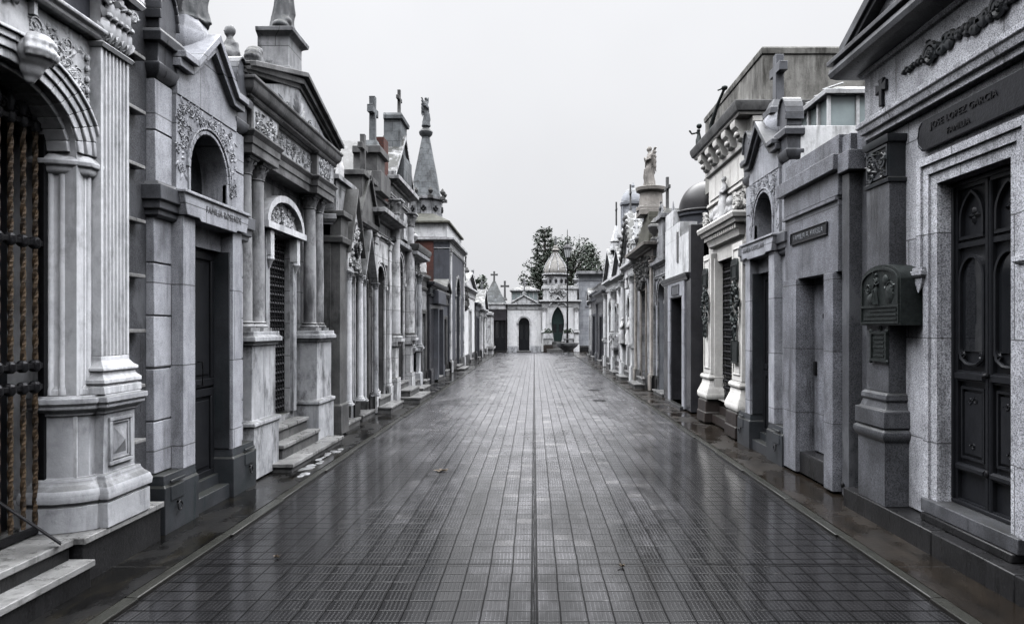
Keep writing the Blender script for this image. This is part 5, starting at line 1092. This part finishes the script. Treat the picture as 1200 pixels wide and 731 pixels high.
# ---------------- closing the view
t = tomb('E', -3.65, -1.92, 48.1, 'dark plum block tomb with two stone crosses on conical roofs', 'purple', 'whited', 3.35, (-2.35,.40,.1,2.2,2.21,'flat'), cornice=.08, plinth='polished', surround=False, steps=0, depth=3)
fw = t.part('roof', 'lichen'); 
fw.loft([[(x,a,3.4) for x,a in ((-3.6,48.2),(-1.95,48.2),(-1.95,50.8),(-3.6,50.8))],[(x,a,3.95) for x,a in ((-3.35,48.5),(-2.25,48.5),(-2.25,50.4),(-3.35,50.4))],[(x,a,4.95) for x,a in ((-2.9,49.2),(-2.7,49.2),(-2.7,49.5),(-2.9,49.5))]])
add_cross(t, -2.8, 49.3, 4.9, .75, 'limedk', False, .11, .5); add_cross(t, -2.02, 48.5, 3.6, 1.15, 'limedk', True, .12, .6)
t.finish()
t = tomb('E', -1.85, .48, 48.4, 'low white tomb with arched black door, small pediment and glazed roof lantern', 'whitefar', 'whited', 3.35, (-.70,.37,.1,2.0,2.40,'round'), cornice=.16, plinth='marble_dk', depth=3, steps=1)
g = t.part('pediment', 'whited'); g.prism([(-1.45,3.4),(.05,3.4),(-.7,3.85)], 48.35, 48.8); g.gable(-1.6, .2, 3.4, 4.0, .1, 48.25, 48.85, -.7)
lg = t.part('lantern', 'skyl'); lg.box(-1.55, .25, 48.9, 50.9, 3.4, 4.25); lr = t.part('lantern_roof', 'whited'); lr.mould(-1.5,.2,48.9,50.9,[(4.251,.2),(4.33,.2),(4.36,.1),(4.62,-.5)]); 
for k in range(7): lr.box(-1.58+1.8*k/6, -1.52+1.8*k/6, 48.87, 48.93, 3.4, 4.25)
lr.box(-1.6,.28,48.86,48.92,3.4,3.62)
add_cross(t, -.68, 48.6, 4.0, .9, 'lime', True, .09, .45)
t.finish()
# bell roofed chapel
t = tomb('E', .52, 3.05, 48.2, 'ornate white chapel with bell shaped dome and lens shaped black door', 'whitefar', 'whitefar', 3.55, (1.62,.44,.75,2.05,3.15,'point'), pil='half', cornice=.22, depth=3, steps=3, doormat='doorgn', name='chapel')
bh = t.part('door_foot', 'white'); bh.prism([(1.17,.75),(1.36,.75),(1.17,1.9)], 48.2, 48.55); bh.prism([(2.07,.75),(2.07,1.9),(1.88,.75)], 48.2, 48.55)
dg = t.part('door_gable', 'whited'); dg.gable(1.0, 2.24, 3.15, 3.95, .12, 48.1, 48.4, 1.62); dg.foliage(1.25, 2.0, 3.3, 3.75, 48.18, 4, .15, .05, None, 20)
at = t.part('attic', 'white'); at.mould(.62, 2.95, 48.35, 51, [(3.60,0),(4.35,0),(4.37,.08),(4.55,.1),(4.6,0)]); at.foliage(1.1, 2.1, 3.9, 4.4, 48.34, 6, .22, .09, None, 26)
for u in (.72, 2.85): add_urn(t, u, 48.6, 4.6, .6, 'whited')
dr = t.part('drum', 'whited'); dr.lathe(1.5, 49.3, [(.98,4.4),(.98,4.6),(.80,4.65),(.78,5.25),(.86,5.3),(.96,5.38),(.96,5.46),(.80,5.5)], 12)
for k in range(12): an = PI*k/6; dw = t.part('drum_window', 'glass', dr, bevel=0); dw.ball(1.5+.79*math.cos(an), 49.3+.79*math.sin(an), 4.95, .1, .1, .18, 8, 6)
dm = t.part('dome', 'statbr2'); dm.lathe(1.5, 49.3, [(.80,5.5),(.83,5.65),(.78,5.9),(.64,6.2),(.47,6.45),(.30,6.68),(.20,6.86),(.18,7.02),(.28,7.10),(.28,7.16),(.17,7.22),(.15,7.4),(.09,7.46)], 24)
rb = t.part('dome_ribs', 'whited', dm, bevel=0)
for k in range(8):
    an = PI/4*k+.2; rb.tube([(1.5+r*math.cos(an), 49.3+r*math.sin(an), z) for r,z in ((.83,5.5),(.86,5.66),(.80,5.92),(.66,6.22),(.49,6.47),(.32,6.70),(.22,6.88))], .035, 5)
add_figure(t, 1.5, 49.3, 7.5, .62, 'statue', 3, 'front', True)
for u in (.95, 2.35):
    p = t.part('pedestal', 'brown'); p.mould(u-.28, u+.28, 47.85, 48.2, [(0,.04),(.5,.04),(.52,0),(.55,0)]); ux = t.part('planter', 'whited'); ux.mould(u-.24, u+.24, 47.9, 48.2, [(.56,0),(.9,.05),(.95,.1),(1.3,.1),(1.34,.0)])
    f = t.part('shrub', 'leaf'); 
    for k in range(60): f.leaf(u+R.uniform(-.26,.26), 1.34+R.uniform(0,.22), 48.05+R.uniform(-.12,.12), R.uniform(0,6), .14, .08, .04)
t.finish()
t = tomb('E', 3.1, 4.75, 48.9, 'pale blue block tomb with flat slab roof and small square window', 'blueblock', 'bluegrey', 5.35, (4.5,.16,.2,2.0,2.01,'flat'), cornice=.1, depth=3, surround=False, leaves=1, steps=0)
sl = t.part('roof_slab', 'lime'); sl.box(2.95, 5.1, 48.6, 52, 5.42, 5.62); wi = t.part('window', 'glass'); wi.box(3.65, 4.15, 48.92, 48.97, 3.25, 4.15); wf = t.part('window_frame', 'bluegrey'); wf.frame_rect(3.55,4.25,3.15,4.25,.09,48.9,48.955)
t.finish()
t = tomb('E', 4.8, 7.5, 49.2, 'grey tomb mostly hidden behind the right hand row at the far end', 'lime', 'limedk', 4.3, (6.2,.4,.2,2.2,2.21,'flat'), cornice=.15, depth=3, steps=1); t.finish()
t = tomb('E', -7.5, -3.7, 50.5, 'pale tomb mostly hidden behind the left hand row at the far end', 'whited', 'lime', 3.6, (-5.6,.5,.2,2.2,2.5,'round'), cornice=.15, depth=3, gable=(.8,'roof')); t.finish()

# two unseen tombs added behind the camera to block sky light
t = tomb('L', -4.6, 2.6, 3.06, 'unseen grey tomb added behind the viewpoint on the left to block skylight', 'lime', 'limedk', 4.4, (-1,.5,.2,2.4,2.41,'flat'), cornice=.2); t.finish()
t = tomb('R', -4.6, 3.25, 3.06, 'unseen grey tomb added behind the viewpoint on the right to block skylight', 'lime', 'limedk', 4.4, (-1,.5,.2,2.4,2.41,'flat'), cornice=.2); t.finish()
# ------------------------------------------------------------------ lamp post and stone bowl at the far end
t = Thing('street_lamp', 'tall black iron lamp post with glass lantern rising from a stone bowl', 'street lamp', 'E', 2.13, 45.2)
p = t.part('post', 'iron'); p.lathe(2.13, 45.2, [(.14,.1),(.14,.5),(.10,.56),(.08,.9),(.10,.95),(.06,1.0),(.055,3.0),(.07,3.05),(.05,3.1),(.04,6.1),(.07,6.15),(.09,6.2)], 12)
p.tube([(1.75,45.2,5.55),(2.51,45.2,5.55)], .02, 6)
l = t.part('lantern', 'lampglass'); l.lathe(2.13, 45.2, [(.13,6.22),(.24,6.75),(.23,6.76)], 6)
f = t.part('lantern_frame', 'iron')
for k in range(6): an = k*PI/3; f.tube([(2.13+.13*math.cos(an),45.2+.13*math.sin(an),6.2),(2.13+.25*math.cos(an),45.2+.25*math.sin(an),6.77)], .016, 5)
f.lathe(2.13, 45.2, [(.27,6.76),(.29,6.8),(.20,6.95),(.08,7.05),(.06,7.15),(.02,7.3),(.02,7.9),(.003,8.05)], 8)
t.finish()
t = Thing('stone_bowl', 'round grey stone bowl planter on a foot in front of the white chapel', 'planter', 'E', 2.13, 44.9)
b_ = t.part('bowl', 'lime'); b_.lathe(2.13, 45.2, [(.36,.0),(.36,.12),(.24,.2),(.28,.26),(.62,.5),(.72,.66),(.74,.74),(.66,.74),(.60,.66),(.1,.6)], 20)
s_ = t.part('soil', 'deadleaf'); s_.lathe(2.13, 45.2, [(.58,.60),(.60,.655),(.16,.665)], 16)
t.finish()
# grates and stray leaves on the paving
for (x, y, l) in ((1.52,16.45,'small black drain grate in the wet paving near the brown pavement'),(1.62,19.2,'faint drain slot in the paving farther along the right side')):
    t = Thing('drain_grate', l, 'drain', 'E', x, y, .004, group='drain grates in the paving')
    g = t.part('frame', 'iron', bevel=0); g.frame_rect(x-.14, x+.14, 0, 0, .0, y, y) if False else None
    for k in range(7): g.box(x-.135, x+.135, y-.12+.037*k, y-.12+.037*k+.02, .002, .009)
    g.box(x-.15, x-.132, y-.14, y+.14, .002, .011); g.box(x+.132, x+.15, y-.14, y+.14, .002, .011)
    t.finish()
def fallen(x, y, label, s=.09):
    b = B(ahead); q = random.Random(int(x*100))
    pts = [(x+s*(.1+.9*abs(math.sin(2.5*k*PI/9)))*math.cos(2*PI*k/18), y+s*(.1+.9*abs(math.sin(2.5*k*PI/9)))*math.sin(2*PI*k/18)) for k in range(18)]
    b.add([(px,py,.012+.012*q.random()) for px,py in pts]+[(x,y,.006)], [(k,(k+1)%18,18) for k in range(18)])
    o = b.build('fallen_leaf', M['deadleaf'], None, (x,y,.006)); o['label'] = label; o['category'] = 'leaf'; o['group'] = 'fallen leaves on the paving'
fallen(-1.10, 8.35, 'curled brown leaf lying left of the middle joint', .1); fallen(.62, 5.0, 'small brown leaf right of the middle joint close to the camera', .03); fallen(-1.9, 5.2, 'tiny brown leaf lying by the left kerb close to the camera', .03)

q_ = random.Random(31)
for k in range(16):                       # scraps of white marble let into the wet pavement beside the three steps
    u, a = 8.0+.115*k+q_.uniform(-.05,.05), 2.70+q_.uniform(-.07,.05); r = q_.uniform(.03,.075)
    b = B(left); b.bevel = .002; b.prism_z([(u+r*1.5*q_.uniform(.6,1.1)*math.cos(x*PI/3), a+r*q_.uniform(.6,1.1)*math.sin(x*PI/3)) for x in range(6)], .015, .0275+.002*q_.random())
    o = b.build('marble_fragment', M['marble_dk'], None, left(u,a,.02)); o['label'] = 'scrap of white marble in the wet pavement below the three marble steps'; o['category'] = 'stone scrap'; o['group'] = 'marble scraps beside the steps'

# ------------------------------------------------------------------ trees behind the end of the walk
def leafy(bm, p, n, r, size, q):
    for _ in range(n):
        d = Vector((q.gauss(0,1), q.gauss(0,1), q.gauss(0,.8))); d.normalize(); d *= r*q.random()**.45
        c = Vector(p)+d; x = Vector((q.uniform(-1,1), q.uniform(-1,1), q.uniform(-.6,.6))); x.normalize(); y = x.cross(Vector((q.uniform(-1,1),q.uniform(-1,1),q.uniform(.2,1)))); y.normalize()
        s = size*q.uniform(.6,1.4)
        bm.add([tuple(c-x*s), tuple(c+y*s*.5), tuple(c+x*s), tuple(c-y*s*.5)], [(0,1,2,3)])
def tree(x, y, h, r, label, seed, mat='leaf', n=46, trunk=.3, base=.35):
    q = random.Random(seed); t = Thing('broadleaf_tree', label, 'tree', 'E', x, y, 0, group='trees beyond the end of the walkway')
    tr = t.part('trunk', 'bark', bevel=0); cr = t.part('crown', mat, bevel=0); cr.flat = True
    tr.tube([(x,y,-.3),(x+.1,y,h*.25),(x-.1,y+.1,h*.5),(x+.05,y,h*.85)], [trunk,trunk*.8,trunk*.6,trunk*.2], 8)
    for k in range(n):
        an = q.uniform(0,6.28); f = q.uniform(base,1); rr = r*(1-((f-.6)/.55)**2)**.5*q.uniform(.25,1) if abs(f-.6) < .5 else r*.35
        p = (x+rr*math.cos(an), y+rr*math.sin(an), h*f)
        tr.tube([(x,y,h*max(.2,f-.2)), ((x+p[0])/2,(y+p[1])/2,h*(f-.06)), p], [trunk*.3,trunk*.2,.03], 5)
        leafy(cr, p, 110, r*.30*q.uniform(.5,1.15), .12, q)
    t.finish()
def araucaria(x, y, h, r, label, seed, bare=.45, n=17):
    q = random.Random(seed); t = Thing('araucaria_tree', label, 'tree', 'E', x, y, 0, group='trees beyond the end of the walkway')
    tr = t.part('trunk', 'bark', bevel=0); cr = t.part('crown', 'leaf', bevel=0); cr.flat = True
    tr.tube([(x,y,-.3),(x+.05,y,h*.5),(x,y,h)], [.30,.2,.05], 8)
    for k in range(n):
        f = bare+(1-bare)*k/(n-1)
        ln0 = r*(1-((f-bare)/(1-bare))**1.4*.72)
        for j in range(6):
            an = 2*PI*j/6+k*.7+q.uniform(-.25,.25); ln = ln0*q.uniform(.6,1.1)
            pts = [(x+ln*s*math.cos(an), y+ln*s*math.sin(an), h*f-.12*ln*math.sin(s*2.4)+.30*ln*s*s) for s in (0,.3,.6,.85,1)]
            tr.tube(pts, [.06,.05,.04,.03,.02], 5)
            for s in (1,2,3,4):
                dens = 20 if k < n*.5 else 9
                if s == 1 and f > .7: continue
                leafy(cr, pts[s], dens, .22+.12*(s == 4), .12, q)
                leafy(cr, [(a+b)/2 for a,b in zip(pts[s],pts[s-1])], dens//2, .2, .12, q)
    t.finish()
araucaria(1.0, 66, 10.7, 2.5, 'open branched dark araucaria left of the chapel dome', 3, .34)
tree(3.7, 70, 10.0, 3.3, 'dense dark tree directly behind the chapel dome', 5, 'leaf', 84, .3, .2)
tree(2.1, 72, 9.6, 2.6, 'mid dark tree filling the gap between araucaria and chapel dome', 15, 'leaf', 60, .25, .2)
araucaria(5.6, 72, 9.9, 1.6, 'thin topped conifer between the dense tree and the right row', 8, .6, 10)
tree(7.4, 74, 8.6, 2.9, 'green rounded tree showing above the right hand row', 9, 'leaf2', 50)
tree(-.9, 62, 5.2, 1.1, 'small bush top peeping over the low white tomb', 11, 'leaf2', 20, .12)
tree(-5.2, 64, 6.4, 1.6, 'low dark tree just visible over the far left corner', 12, 'leaf', 26, .15)
# ------------------------------------------------------------------ lettering becomes plain meshes
bpy.context.view_layer.update()
dg_ = bpy.context.evaluated_depsgraph_get()
for o in [x for x in C.objects if x.type == 'FONT']:
    me = bpy.data.meshes.new_from_object(o.evaluated_get(dg_)); mat = o.data.materials[0]
    n = bpy.data.objects.new('lettering', me); COL.objects.link(n)
    n.parent = o.parent; n.location = o.location; n.rotation_euler = o.rotation_euler; n.scale = o.scale; n['kind'] = 'thing' if False else ''
    del n['kind']
    if not me.materials: me.materials.append(mat)
    bpy.data.objects.remove(o)
